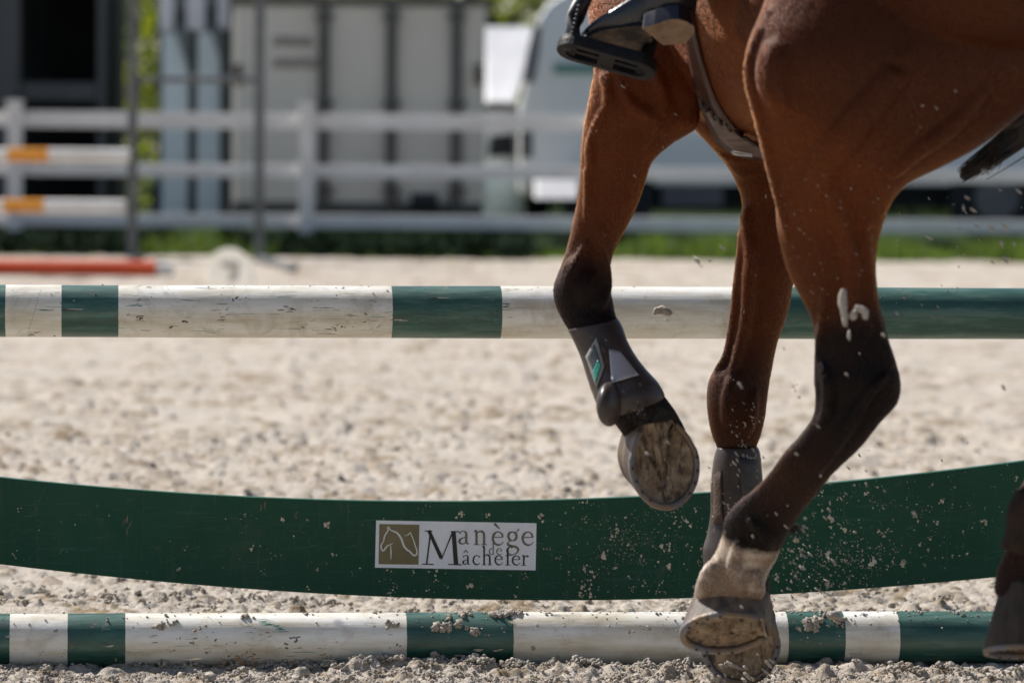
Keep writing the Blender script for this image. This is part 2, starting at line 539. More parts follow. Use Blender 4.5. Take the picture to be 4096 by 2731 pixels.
# sand lumps caught on the ground pole (things too small to name one by one: one stuff part)
def on_pole(mid, ax, yy, zz, r, s, ang):
    return mid + ax * s + (yy * -math.cos(ang) + zz * math.sin(ang)) * r
items = []
def px_s(px):       # along-pole coordinate for a D pixel x
    return ((jump_axis(-0.38, YAW, px * K, 1465 * K)) - bp_mid).dot(bp_ax)
for cx, ang, r, n in ((1070, 78, .009, 16), (1062, 66, .008, 8), (1028, 60, .006, 8), (1118, 78, .006, 5), (1138, 70, .009, 8), (1150, 72, .010, 10), (1170, 75, .011, 8), (1196, 72, .009, 8), (1020, 30, .014, 12), (1083, 26, .009, 10),
                  (1100, 20, .006, 4), (365, 34, .010, 7), (397, 44, .007, 5), (455, 25, .006, 4), (565, 62, .009, 5), (382, 60, .005, 3), (1510, 70, .006, 3), (1560, 65, .005, 3),
                  (1725, 60, .008, 6), (1860, 42, .012, 18), (1862, 28, .010, 10), (1922, 48, .010, 10), (1925, 30, .005, 4), (1890, 72, .006, 6), (1875, 80, .006, 5), (1480, 30, .005, 3),
                  (1660, 34, .006, 3), (700, 82, .005, 4), (860, 84, .005, 4), (900, 38, .010, 8), (890, 40, .008, 6), (1980, 70, .005, 3), (2110, 72, .005, 3), (2200, 64, .005, 3), (1250, 75, .005, 3)):
    for _ in range(n):
        a = R(ang + random.gauss(0, 5)); s = px_s(cx + random.gauss(0, r * 900))
        rr = r * random.uniform(0.25, 0.6)
        p = on_pole(bp_mid, bp_ax, bp_y, bp_z, bp_r + rr * 0.35, s, a)
        items.append((p.x, p.y, p.z, rr, 0.9))
for _ in range(420):
    a = R(random.triangular(5, 150, 75)); s = px_s(random.uniform(0, 2352) if random.random() < .4 else random.gauss(1700, 420))
    rr = random.uniform(0.0006, 0.0022)
    p = on_pole(bp_mid, bp_ax, bp_y, bp_z, bp_r + rr * 0.2, s, a)
    items.append((p.x, p.y, p.z, rr, 0.9))
for _ in range(90):
    a = R(random.triangular(20, 140, 80)); s = random.uniform(-1, 1)
    rr = random.uniform(0.0005, 0.0016)
    p = on_pole(tp_mid, tp_ax, tp_y, tp_z, tp_r + rr * 0.2, s, a)
    items.append((p.x, p.y, p.z, rr, 0.9))
tag(link('stuck_sand', clod_mesh('stuck_sand', items, CL), M_CLOD), 'sand lumps and crumbs caught on the painted poles', 'sand', kind='stuff')

def marks(lst, mid, ax, yy, zz, r, material, parent, name='paint_marks', lift=.0005):
    mb = MB()
    for (s_, a, ls, la) in lst:
        n = 12; ph = random.uniform(0, 6); vs = [on_pole(mid, ax, yy, zz, r + lift, s_, a)]
        for q in range(n):
            t_ = 2 * math.pi * q / n; k_ = .7 + .25 * math.sin(2 * t_ + ph) + random.uniform(-.3, .3)
            vs.append(on_pole(mid, ax, yy, zz, r + lift, s_ + ls * k_ * math.cos(t_), a + la / r * k_ * math.sin(t_)))
        mb.add(vs, [(0, 1 + q, 1 + (q + 1) % n) for q in range(n)])
    o = mb.build(name, material, parent, smooth=True); o['kind'] = 'stuff'; return o
M_MK_BROWN = worn('mark_brown', (.10, .065, .045), (.19, .13, .085), .8, 60, .1)
M_MK_DARK = worn('mark_dark', (.03, .025, .022), (.08, .06, .045), .7, 60, .1)
M_MK_GREEN = worn('mark_green', (.02, .12, .09), (.10, .26, .20), .5, 60, .1, (1, 8, 8))
M_MK_TAN = worn('mark_tan', (.42, .35, .26), (.55, .48, .38), .8, 30, .1)
def tp_s(px): return ((jump_axis(0, YAW, px * K, 715 * K)) - tp_mid).dot(tp_ax)
for which in (0, 1):
    mid, ax, yy, zz, rr_, root, f, Y0 = ((tp_mid, tp_ax, tp_y, tp_z, tp_r * 1.006, top_pole, tp_s, 0), (bp_mid, bp_ax, bp_y, bp_z, bp_r * 1.006, bot_pole, px_s, -.38))[which]
    def A_(): return R(random.triangular(-60, 85, -5))
    br, dk, gr, tn = [], [], [], []
    for _ in range(105):
        s_ = f(random.uniform(-50, 2400)); a = A_(); q = .0008 + .004 * random.random() ** 3
        for _ in range(random.choice((1, 1, 2, 4))): br.append((s_ + random.gauss(0, q * 2), a + random.gauss(0, .06), q * random.uniform(.4, 1.6), q * random.uniform(.4, .9)))
    for _ in range(80 if which == 0 else 50):
        s_ = f(random.uniform(-50, 2400)); a = A_(); L_ = random.uniform(.004, .022)
        for _ in range(random.choice((1, 2, 3))): dk.append((s_ + random.gauss(0, L_ * .5), a + random.gauss(0, .05), L_ * random.uniform(.3, 1), random.uniform(.0003, .0008)))
    for _ in range(60 if which == 0 else 24):
        s_ = f(random.uniform(-50, 2400)); gr.append((s_, A_(), random.uniform(.006, .04), random.uniform(.0004, .0011)))
    for _ in range(26):
        s_ = f(random.uniform(-50, 2400)); tn.append((s_, A_(), random.uniform(.004, .02), random.uniform(.001, .0035)))
    if which == 0:
        for q in range(16): dk.append((f(88 - 1.2 * q * 1.6), R(62 - 6.2 * q), .0006, .0032))          # long crack, left
        for x, a, l in ((64, -46, .006), (58, -52, .008), (76, -44, .005), (72, -50, .008), (470, 70, .03), (520, 72, .02), (910, 68, .012), (640, 14, .014), (655, 10, .01), (1000, 40, .03), (985, 35, .02), (1530, 15, .012), (1610, 10, .012), (1600, -5, .014), (1590, -30, .010), (1620, -38, .012), (500, -8, .01), (510, 10, .003), (735, -46, .02), (745, -36, .016), (1280, -8, .012), (1300, 5, .014), (1460, 62, .02), (1470, 50, .016)):
            for _ in range(4): dk.append((f(x) + random.gauss(0, l * .4), R(a + random.gauss(0, 4)), l * random.uniform(.3, .9), random.uniform(.0004, .0012)))
        for _ in range(40): gr.append((f(random.uniform(940, 1150)), A_(), random.uniform(.004, .02), .0008))
    else:
        for _ in range(60):     # flaked brown patch
            br.append((f(545 + random.gauss(0, 20) * 1.3), R(-32 + random.gauss(0, 9)), random.uniform(.002, .007), random.uniform(.0008, .003)))
        for _ in range(26):     # green rub mark
            u = random.random(); gr.append((f(590 + 55 * u), R(58 - 26 * u + random.gauss(0, 4)), random.uniform(.006, .016), .0011))
    marks(br, mid, ax, yy, zz, rr_, M_MK_BROWN, root, lift=.0004); marks(dk, mid, ax, yy, zz, rr_, M_MK_DARK, root, lift=.0007)
    marks(gr, mid, ax, yy, zz, rr_, M_MK_GREEN, root, lift=.0006); marks(tn, mid, ax, yy, zz, rr_, M_MK_TAN, root, lift=.0003)
# plank
def bez_interp(pts, x):
    xs_ = [p[0] for p in pts]; ys_ = [p[1] for p in pts]
    c = np.polyfit(xs_, ys_, 4)
    return float(np.polyval(c, x))
PT = [(-900, 960), (0, 1098), (200, 1115), (400, 1130), (650, 1144), (900, 1151), (1100, 1151.5), (1400, 1144), (1640, 1131), (1900, 1110), (2100, 1090), (2352, 1057), (3300, 900)]
PB = [(-900, 1165), (0, 1297), (300, 1327), (600, 1353), (900, 1372), (1200, 1379), (1500, 1376), (1760, 1365), (2000, 1349), (2270, 1328), (3300, 1190)]
PY = 0.0
pn = Vector((-math.sin(YAW), math.cos(YAW), 0))
XS = np.linspace(-700, 3000, 120)
mb = MB(); vs = []
for x in XS:
    a = jump_axis(PY, YAW, x * K, bez_interp(PT, x) * K); b = jump_axis(PY, YAW, x * K, bez_interp(PB, x) * K)
    vs += [b, a, a + pn * 0.024, b + pn * 0.024]
fs = []
for i in range(len(XS) - 1):
    o_ = i * 4
    for q in range(4):
        q2 = (q + 1) % 4
        fs.append((o_ + q, o_ + 4 + q, o_ + 4 + q2, o_ + q2))
fs += [(0, 1, 2, 3), (len(vs) - 1, len(vs) - 2, len(vs) - 3, len(vs) - 4)]
mb.add(vs, fs)
m = mat('plank_paint', (0.014, 0.062, 0.042), 0.5, 0, 0.22); t = NT(m)
v = t.coord()
v3 = t.coord((1, 1, 16)); v4 = t.coord((14, 14, 1), rot=(0, 0.25, 0))
c = t.ramp(t.noise(v, 3.5, 5, 0.6), [(0.3, (0.010, 0.056, 0.032)), (0.6, (0.012, 0.072, 0.038)), (0.8, (0.019, 0.088, 0.05))])
c = t.mix(t.ramp(t.noise(v3, 7, 9, 0.75), [(0.55, 0.0), (0.72, 0.55)]), c, (0.05, 0.13, 0.10))
c = t.mix(t.ramp(t.noise(v4, 7, 7, 0.7, 0.5), [(0.58, 0.0), (0.74, 0.35)]), c, (0.12, 0.15, 0.115))
c = t.mix(t.ramp(t.noise(v, 17, 9, 0.8, 1.0), [(0.56, 0.0), (0.70, 0.32)]), c, (0.13, 0.145, 0.11))
t.base(c)
t.l(t.ramp(t.noise(v, 8, 5, 0.6), [(0.3, 0.33), (0.7, 0.6)]), t.b.inputs['Roughness'])
t.bump(t.math('ADD', t.noise(v3, 20, 8, 0.7), t.noise(v, 60, 3)), 0.15, 0.002)
M_PLANK = m
plank = mb.build('jump_plank', M_PLANK, smooth=False, bevel=0.002)
tag(plank, 'dark green sagging plank with a white riding school sticker, splashed with sand', 'jump plank')

def onplank(dx, dy, off=0.0):
    return jump_axis(PY, YAW, dx * K, dy * K) - pn * off
# mud splashes: flat ragged blobs on the plank face
def splashes(lst, seedmat):
    mb = MB()
    for (dx, dy, r) in lst:
        c = onplank(dx, dy)
        n = 14
        ex = random.uniform(0.7, 1.15); ey = random.uniform(0.8, 1.3); ph = random.uniform(0, 6)
        e1 = Vector((math.cos(YAW), math.sin(YAW), 0)); e2 = Vector((0, 0, 1))
        ring1, ring0 = [], []
        for q in range(n):
            a = 2 * math.pi * q / n
            rr = r * (0.75 + 0.22 * math.sin(3 * a + ph) + random.uniform(-0.28, 0.28))
            p = c + e1 * (rr * ex * math.cos(a)) + e2 * (rr * ey * math.sin(a))
            ring0.append(p - pn * 0.0003)
            ring1.append(c + (p - c) * random.uniform(0.5, 0.75) - pn * (0.0006 + r * random.uniform(0.10, 0.28)))
        top = c - pn * (0.0006 + r * 0.3)
        vs = ring0 + ring1 + [top]
        fs = []
        for q in range(n):
            q2 = (q + 1) % n
            fs += [(q, n + q, n + q2, q2), (n + q, 2 * n, n + q2)]
        mb.add(vs, fs)
    return mb
lst = []
def plank_y(x, f): return bez_interp(PT, x) + (bez_interp(PB, x) - bez_interp(PT, x)) * f
for _ in range(1500):
    x = random.uniform(-50, 2400)
    if x < 500: pr = 0.05
    elif x < 860: pr = 0.18
    elif x < 1300: pr = 0.42
    elif x < 2150: pr = 1.0
    else: pr = 0.55
    if random.random() > pr: continue
    f = random.uniform(0.03, 0.97)
    if 1500 > x > 860 and random.random() < 0.3: f = random.uniform(0.5, 0.97)
    y = plank_y(x, f)
    n = 1 if random.random() < 0.6 else random.randint(2, 6)
    r0 = 0.0009 + 0.0036 * random.random() ** 3.5
    for _ in range(n):
        lst.append((x + random.gauss(0, 5), y + random.gauss(0, 5), r0 * random.uniform(0.4, 1)))
for x, y, r in ((1385, 1278, .007), (748, 1207, .006), (1535, 1300, .006), (650, 1192, .004), (1910, 1195, .007), (1905, 1190, .006), (1830, 1240, .005), (1760, 1305, .005), (1940, 1215, .006), (2150, 1200, .004), (1060, 1178, .004), (1120, 1180, .004), (1580, 1200, .005), (1900, 1270, .006), (2010, 1290, .006), (2000, 1295, .006)):
    for _ in range(5): lst.append((x + random.gauss(0, 3), y + random.gauss(0, 3), r * random.uniform(.35, .8)))
for _ in range(240):     # fine spray near the right side
    lst.append((random.gauss(1950, 60), random.gauss(1290, 30), random.uniform(.0006, .0016)))
for _ in range(160):
    lst.append((random.gauss(1440, 50), random.gauss(1240, 30), random.uniform(.0005, .0013)))
sp_ok = [(x, y, r) for x, y, r in lst if bez_interp(PT, x) + 3 < y < bez_interp(PB, x) - 3 and not (868 < x < 1226 and 1200 < y < 1300 and r > .0014)]
M_SPLASH = worn('dried_sand_splash', (.52, .42, .29), (.78, .68, .54), .95, 40, .3, spec=.1)
o = splashes(sp_ok, None).build('sand_splashes', M_SPLASH, plank, smooth=True)
o['kind'] = 'stuff'

mb = MB(); mbw = MB()
e1_ = Vector((math.cos(YAW), math.sin(YAW), 0))
def smear(mb_, x, y, L_, wd, ang):
    c0_ = onplank(x, y, .00045); d1 = e1_ * math.cos(ang) + Vector((0, 0, 1)) * math.sin(ang); d2 = e1_ * -math.sin(ang) + Vector((0, 0, 1)) * math.cos(ang)
    n = 12; bend = random.uniform(-.15, .15); up_, dn_ = [], []
    for i in range(n + 1):
        u = i / n * 2 - 1; w = wd * (1 - u * u) ** .5 * random.uniform(.5, 1.2) + 1e-5
        p = c0_ + d1 * (L_ * u) + d2 * (bend * L_ * u * u); up_.append(p + d2 * w); dn_.append(p - d2 * w)
    mb_.add(up_ + dn_, [(n + 1 + i, n + 2 + i, i + 1, i) for i in range(n)])
for _ in range(150):
    x = random.uniform(0, 2350); f = random.uniform(.17, .85)
    smear(mb, x, plank_y(x, f), random.uniform(.003, .028), random.uniform(.0002, .0007), random.choice((random.gauss(0, .12), random.gauss(1.4, .5), random.gauss(0, .12))))
for x, y in ((292, 1192), (285, 1198), (297, 1208), (292, 1222), (600, 1165), (608, 1160), (680, 1180)):
    smear(mbw, x, y, random.uniform(.005, .011), random.uniform(.0006, .0014), random.gauss(1.35, .2))
o = mb.build('scuffs', worn('plank_scuff', (.018, .085, .055), (.07, .13, .10), .7, 50, 0), plank); o['kind'] = 'stuff'
o = mbw.build('bare_wood_chips', worn('bare_wood', (.16, .10, .06), (.26, .18, .12), .8, 60, 0), plank); o['kind'] = 'stuff'
# sticker
Z8 = lambda x, y: ((1400 + x / 2.6133) / K, (1950 + y / 2.6133) / K)
def SK(x, y, off): return onplank(*Z8(x, y), off)
M_STK = worn('sticker_white', (0.74, 0.74, 0.76), (0.84, 0.84, 0.85), 0.4, 14, 0.02)
M_STK_OLIVE = worn('sticker_olive', (0.165, 0.13, 0.055), (0.20, 0.16, 0.07), 0.45, 20, 0.0)
M_INK = mat('ink_black', (0.012, 0.012, 0.010), 0.45)
M_INK2 = mat('ink_olive_grey', (0.15, 0.13, 0.08), 0.45)
M_LINE = mat('logo_line', (0.72, 0.72, 0.66), 0.45)
mb = MB()
q = [(273, 340), (1949, 369), (1939, 861), (261, 833)]
mb.quadbox([SK(*p, 0.0) for p in q] + [SK(*p, 0.0009) for p in q])
stk = mb.build('sticker', M_STK, plank)
stk['label'] = 'white sticker with olive horse head square and riding school name'
mb = MB(); q = [(306, 377), (725, 385), (716, 802), (298, 797)]
mb.add([SK(*p, 0.0013) for p in q], [(0, 3, 2, 1)])
mb.build('logo_square', M_STK_OLIVE, stk)

def ribbon(mb, pts, mi=0, off=0.0016, sub=5):
    "pts: (x, y, halfwidth) in sticker crop pixels, smooth ribbon with thickness"
    A = [np.array(p, float) for p in pts]
    S = []
    if len(A) > 2:
        for i in range(len(A) - 1):
            a, b, c, d = A[max(i - 1, 0)], A[i], A[i + 1], A[min(i + 2, len(A) - 1)]
            for j in range(sub): S.append(crom(a, b, c, d, j / sub))
        S.append(A[-1])
    else: S = A
    vs = []
    for i, s in enumerate(S):
        tdir = S[min(i + 1, len(S) - 1)][:2] - S[max(i - 1, 0)][:2]
        L_ = math.hypot(*tdir) or 1; nx, ny = -tdir[1] / L_, tdir[0] / L_
        w = max(s[2], 0.8)
        vs += [SK(s[0] + nx * w, s[1] + ny * w, off), SK(s[0] - nx * w, s[1] - ny * w, off)]
    mb.add(vs, [(2 * i, 2 * i + 1, 2 * i + 3, 2 * i + 2) for i in range(len(S) - 1)], mi)

mb = MB()   # horse head line drawing
for pts in ([(402, 402, 8), (400, 435, 7), (360, 505, 7), (352, 550, 6), (325, 600, 7), (330, 640, 8), (350, 655, 8), (385, 610, 7), (430, 588, 4), (452, 572, 1)],
            [(404, 405, 6), (425, 440, 6), (490, 470, 9), (535, 530, 10), (560, 600, 10), (590, 640, 9), (625, 665, 9), (660, 702, 8), (690, 700, 8), (700, 665, 7), (680, 600, 6), (665, 550, 5), (640, 490, 5), (628, 460, 3)],
            [(628, 462, 3), (612, 485, 5), (570, 500, 2)],
            [(425, 605, 4), (428, 680, 7), (427, 750, 2)],
            [(404, 400, 9), (396, 420, 11), (402, 440, 8)]):
    ribbon(mb, pts, off=0.0019)
mb.build('horse_head_logo', M_LINE, stk)

def glyph(ch, x, base, s):
    "serif strokes; x-height = s; returns list of strokes and advance"
    T, t_ = 0.085 * s, 0.035 * s          # thick / thin half widths
    def S_(l): return [(x + a * s, base - b * s, w) for a, b, w in l]
    serif = lambda a, b, w=0.2: S_([(a - w, b, t_), (a + w, b, t_)])
    if ch in 'aâ':
        g = [S_([(0.10, 0.80, T), (0.18, 0.93, t_ * 1.3), (0.38, 1.0, t_), (0.58, 0.86, T), (0.60, 0.6, T), (0.60, 0.18, T), (0.68, 0.03, t_ * 1.4), (0.82, 0.06, t_)]),
             S_([(0.60, 0.56, t_), (0.36, 0.48, t_), (0.12, 0.34, T), (0.10, 0.14, T), (0.26, 0.02, t_ * 1.5), (0.48, 0.08, t_), (0.60, 0.22, t_)])]
        if ch == 'â': g += [S_([(0.12, 1.25, t_), (0.36, 1.55, t_ * 1.6)]), S_([(0.36, 1.55, t_ * 1.6), (0.62, 1.25, t_)])]
        return g, 0.86
    if ch == 'n':
        return [S_([(0.04, 0.96, t_), (0.20, 1.0, T), (0.22, 0.6, T), (0.22, 0.0, T)]), serif(0.22, 0.0),
                S_([(0.22, 0.78, t_), (0.42, 0.96, t_ * 1.4), (0.62, 0.96, T), (0.76, 0.80, T), (0.78, 0.4, T), (0.78, 0.0, T)]), serif(0.78, 0.0)], 1.06
    if ch in 'eè':
        g = [S_([(0.14, 0.58, t_), (0.50, 0.585, t_), (0.86, 0.58, t_)]),
             S_([(0.84, 0.58, T * .8), (0.80, 0.82, T * .8), (0.52, 1.0, t_ * 1.2), (0.22, 0.84, T), (0.10, 0.48, T), (0.24, 0.14, T), (0.52, 0.0, t_ * 2), (0.76, 0.08, t_), (0.90, 0.24, t_)])]
        if ch == 'è': g += [S_([(0.22, 1.62, T * 1.3), (0.62, 1.22, t_)])]
        return g, 1.02
    if ch == 'g':
        return [S_([(0.46, 1.0, t_), (0.24, 0.92, T), (0.16, 0.68, T), (0.26, 0.44, T), (0.46, 0.36, t_), (0.66, 0.44, T), (0.76, 0.68, T), (0.66, 0.92, T), (0.46, 1.0, t_)]),
                S_([(0.70, 0.90, t_), (0.84, 1.10, t_), (0.94, 1.20, T)]),
                S_([(0.36, 0.38, t_), (0.14, 0.22, t_), (0.14, 0.06, T), (0.40, -0.04, T), (0.70, -0.10, T), (0.88, -0.28, T), (0.76, -0.56, t_ * 1.4), (0.42, -0.68, t_), (0.12, -0.52, t_ * 1.4), (0.06, -0.32, T * .8), (0.24, -0.10, t_)])], 1.10
    if ch == 'd':
        return [S_([(0.66, 0.16, t_), (0.46, 0.0, t_ * 1.6), (0.20, 0.12, T), (0.10, 0.46, T), (0.22, 0.84, T), (0.46, 0.98, t_ * 1.3), (0.68, 0.86, t_)]),
                S_([(0.58, 1.68, t_), (0.70, 1.72, T), (0.70, 0.8, T), (0.70, 0.06, T), (0.86, 0.05, t_)])], 1.0
    if ch == 'c':
        return [S_([(0.80, 0.80, T * 1.1), (0.68, 0.96, t_ * 1.3), (0.46, 1.0, t_ * 1.2), (0.20, 0.82, T), (0.10, 0.46, T), (0.22, 0.14, T), (0.50, 0.0, t_ * 2), (0.72, 0.08, t_), (0.84, 0.20, t_)])], 0.94
    if ch == 'h':
        return [S_([(0.04, 1.74, t_), (0.20, 1.80, T), (0.22, 1.2, T), (0.22, 0.0, T)]), serif(0.22, 0.0),
                S_([(0.22, 0.78, t_), (0.42, 0.96, t_ * 1.4), (0.62, 0.96, T), (0.76, 0.80, T), (0.78, 0.4, T), (0.78, 0.0, T)]), serif(0.78, 0.0)], 1.06
    if ch == 'f':
        return [S_([(0.72, 1.66, T * 1.2), (0.56, 1.76, t_), (0.36, 1.66, T * .8), (0.28, 1.3, T), (0.28, 0.0, T)]), serif(0.28, 0.0, 0.24), S_([(0.04, 0.92, t_), (0.62, 0.94, t_)])], 0.66
    if ch == 'r':
        return [S_([(0.04, 0.96, t_), (0.20, 1.0, T), (0.22, 0.6, T), (0.22, 0.0, T)]), serif(0.22, 0.0, 0.24),
                S_([(0.22, 0.68, t_), (0.40, 0.92, t_ * 1.2), (0.60, 0.96, T), (0.68, 0.86, T)])], 0.74
    return [], 0.5
def word(mb, glyphs):
    for ch, x, base, s in glyphs:
        for st in glyph(ch, x, base, s)[0]: ribbon(mb, st)
mb = MB()       # "anège" + "de" in olive grey
word(mb, [('a', 1132, 588, 138), ('n', 1290, 592, 142), ('è', 1478, 596, 138), ('g', 1632, 602, 142), ('e', 1790, 598, 138)])
word(mb, [('d', 1450, 697, 66), ('e', 1526, 697, 66)])
mb.build('lettering', M_INK2, stk)
mb = MB()       # big M + "âchefer" in black
for pts in ([(822, 455, 12), (838, 480, 9), (800, 797, 8)], [(826, 452, 18), (955, 735, 20)], [(955, 748, 5), (1075, 455, 8)], [(1082, 458, 22), (1108, 797, 24)],
            [(782, 450, 6), (860, 454, 6)], [(1052, 456, 6), (1140, 458, 6)], [(750, 796, 5), (874, 798, 6)], [(1024, 799, 5), (1166, 802, 6)]):
    ribbon(mb, pts)
word(mb, [('â', 1174, 800, 96), ('c', 1278, 802, 96), ('h', 1378, 803, 106), ('e', 1506, 804, 98), ('f', 1618, 806, 108), ('e', 1688, 806, 98), ('r', 1794, 808, 100)])
mb.build('lettering', M_INK, stk)

exec_background = True
# ------------------------------------------------------------------ the horse
# limbs are lofted from cross sections (photo pixel edges + their own depth), then fused into one skin
def Csec(rows): return [sec(*r) for r in rows]
LEG_NF = Csec([   # near fore, folded
    (2300, -520, 3050, -520, -0.72, .70, 0), (2300, -250, 3000, -250, -0.78, .65, 0), (2345, 0, 2920, 0, -0.88, .60, 0), (2362, 150, 2860, 150, -0.92, .55, 0),
    (2375, 283, 2815, 330, -0.95, .50, 0), (2362, 361, 2800, 430, -0.95, .48, 0), (2348, 435, 2790, 510, -0.95, .46, .0), (2335, 510, 2700, 568, -0.94, .50, .0),
    (2326, 590, 2625, 628, -0.93, .58, .02), (2322, 660, 2598, 668, -0.92, .62, .05), (2318, 735, 2577, 740, -0.91, .66, .08), (2304, 834, 2545, 830, -0.90, .70, .15),
    (2283, 932, 2500, 920, -0.89, .76, .35), (2262, 1015, 2458, 1000, -0.88, .82, .6), (2238, 1080, 2441, 1065, -0.88, .88, .8), (2216, 1140, 2440, 1130, -0.88, .88, .88),
    (2215, 1191, 2446, 1185, -0.88, .88, .9), (2230, 1240, 2455, 1225, -0.88, .85, .95), (2262, 1300, 2462, 1262, -0.89, .80, 1), (2302, 1361, 2484, 1310, -0.90, .78, 1),
    (2333, 1430, 2500, 1370, -0.91, .72, 1), (2358, 1500, 2530, 1435, -0.92, .72, 1), (2380, 1560, 2575, 1490, -0.93, .78, 1), (2405, 1620, 2630, 1550, -0.94, .85, 1),
    (2440, 1670, 2668, 1598, -0.94, .80, 1), (2480, 1720, 2708, 1655, -0.93, .75, 1), (2520, 1790, 2745, 1725, -0.90, .75, 1)])
LEG_FF = Csec([   # far fore, pushing off
    (2720, 150, 3260, 150, -0.72, .6, 0), (2730, 380, 3250, 380, -0.73, .6, 0), (2765, 495, 3240, 500, -0.80, .6, 0), (2830, 572, 3220, 575, -0.785, .62, .1), (2898, 648, 3205, 648, -0.745, .68, .12), (2940, 720, 3195, 730, -0.75, .72, .1),
    (2968, 810, 3190, 830, -0.75, .72, .1), (2960, 900, 3187, 905, -0.75, .72, .1), (2954, 983, 3185, 983, -0.75, .72, .15), (2944, 1098, 3178, 1098, -0.75, .72, .2), (2930, 1251, 3150, 1251, -0.745, .74, .25),
    (2911, 1356, 3113, 1356, -0.74, .78, .35), (2877, 1445, 3092, 1452, -0.74, .84, .55), (2840, 1510, 3080, 1515, -0.74, .86, .7), (2827, 1580, 3070, 1580, -0.74, .86, .7),
    (2832, 1660, 3061, 1660, -0.74, .84, .6), (2848, 1740, 3043, 1740, -0.74, .82, .6), (2872, 1800, 3025, 1795, -0.74, .80, .7), (2877, 1900, 3028, 1900, -0.74, .80, .9), (2874, 2040, 3032, 2040, -0.74, .82, .9),
    (2852, 2150, 3055, 2150, -0.74, .88, .95), (2855, 2240, 3075, 2240, -0.74, .85, 1), (2885, 2330, 3078, 2330, -0.735, .80, 1), (2890, 2440, 3080, 2440, -0.70, .80, 1), (2900, 2540, 3060, 2540, -0.66, .7, 1)])
LEG_NH = Csec([   # near hind, reaching far under the belly
    (3160, -560, 4480, -480, -1.42, .42, .50), (3120, -300, 4520, -220, -1.45, .42, .50), (3060, 0, 4450, 60, -1.48, .42, .50), (3000, 150, 4330, 230, -1.49, .42, .50), (2980, 260, 4220, 350, -1.49, .42, .50),
    (3000, 390, 4070, 470, -1.48, .42, .44), (3038, 520, 3920, 585, -1.47, .42, .30), (3062, 620, 3770, 665, -1.46, .44, 0), (3085, 715, 3640, 730, -1.45, .46, 0), (3102, 800, 3568, 806, -1.44, .48, 0),
    (3111, 916, 3524, 920, -1.42, .50, .05), (3135, 1031, 3504, 1030, -1.41, .52, .15), (3169, 1126, 3505, 1120, -1.40, .55, .3), (3217, 1212, 3515, 1205, -1.39, .56, .55), (3250, 1289, 3535, 1285, -1.38, .58, .85),
    (3260, 1366, 3558, 1372, -1.375, .60, 1), (3258, 1440, 3584, 1450, -1.37, .62, 1), (3257, 1520, 3602, 1530, -1.37, .60, 1), (3262, 1595, 3590, 1610, -1.36, .58, 1), (3252, 1665, 3520, 1690, -1.355, .62, .95),
    (3205, 1735, 3440, 1790, -1.34, .66, .9), (3140, 1806, 3335, 1890, -1.32, .68, .85), (3090, 1875, 3265, 1975, -1.29, .70, .85), (3030, 1945, 3205, 2050, -1.25, .74, .9), (2950, 2010, 3160, 2120, -1.21, .80, 1),
    (2900, 2075, 3125, 2185, -1.19, .84, 1.2), (2888, 2145, 3105, 2235, -1.18, .80, 1.75), (2858, 2215, 3075, 2285, -1.17, .76, 2), (2815, 2280, 3060, 2330, -1.16, .78, 2), (2790, 2350, 3045, 2385, -1.15, .80, 2), (2800, 2420, 3020, 2440, -1.14, .75, 2)])
LEG_FH = Csec([   # far hind, trailing at the right edge
    (4300, 500, 5100, 500, -1.30, .5, 0), (4350, 900, 4850, 950, -1.42, .5, .3), (4330, 1200, 4680, 1260, -1.52, .6, .8), (4290, 1450, 4600, 1500, -1.55, .62, 1), (4220, 1680, 4420, 1740, -1.55, .7, 1),
    (4120, 1880, 4320, 1950, -1.54, .75, .9), (4052, 2010, 4310, 2075, -1.53, .8, .95), (4044, 2100, 4285, 2165, -1.52, .8, .85), (4026, 2190, 4236, 2260, -1.51, .78, .85), (3988, 2285, 4220, 2335, -1.50, .78, .85), (3978, 2380, 4230, 2410, -1.50, .8, .9)])
TH = R(65)
EH = Vector((-math.cos(TH), math.sin(TH), 0)); EL = Vector((math.sin(TH), math.cos(TH), 0)); EZ = Vector((0, 0, 1))
T0 = Vector((0.40, -0.75, 0))
def tsec(s, bot, top, hw, k=0): return (T0 + EH * s + EZ * (bot + top) / 2, EL * hw, EZ * (top - bot) / 2, k)
TRUNK = [tsec(.34, 1.2, 1.50, .10), tsec(.27, 1.06, 1.58, .16), tsec(.15, .975, 1.66, .215), tsec(0, .945, 1.70, .235), tsec(-.15, .94, 1.68, .265), tsec(-.35, .945, 1.64, .295), tsec(-.55, .97, 1.63, .305, .25), tsec(-.72, 1.03, 1.66, .29, .5), tsec(-.90, 1.08, 1.68, .27, .5), tsec(-1.02, 1.15, 1.60, .22, .5), tsec(-1.08, 1.25, 1.5, .12, .5)]
NECK = [(T0 + EH * .18 + EZ * 1.42, EL * .13, EH * .02 + EZ * .24, 0), (T0 + EH * .42 + EZ * 1.62, EL * .10, (EZ - EH * .5).normalized() * .21, 0), (T0 + EH * .66 + EZ * 1.86, EL * .075, (EZ * .8 - EH * .6).normalized() * .16, 0),
        (T0 + EH * .80 + EZ * 2.02, EL * .07, (EZ * .9 - EH * .3).normalized() * .13, 0), (T0 + EH * .98 + EZ * 1.92, EL * .075, (EZ * .8 + EH * .5).normalized() * .13, 0), (T0 + EH * 1.10 + EZ * 1.72, EL * .05, (EZ * .5 + EH * .8).normalized() * .08, 0), (T0 + EH * 1.18 + EZ * 1.56, EL * .05, (EZ * .4 + EH * .8).normalized() * .07, 0)]
mb = MB(); spine = []
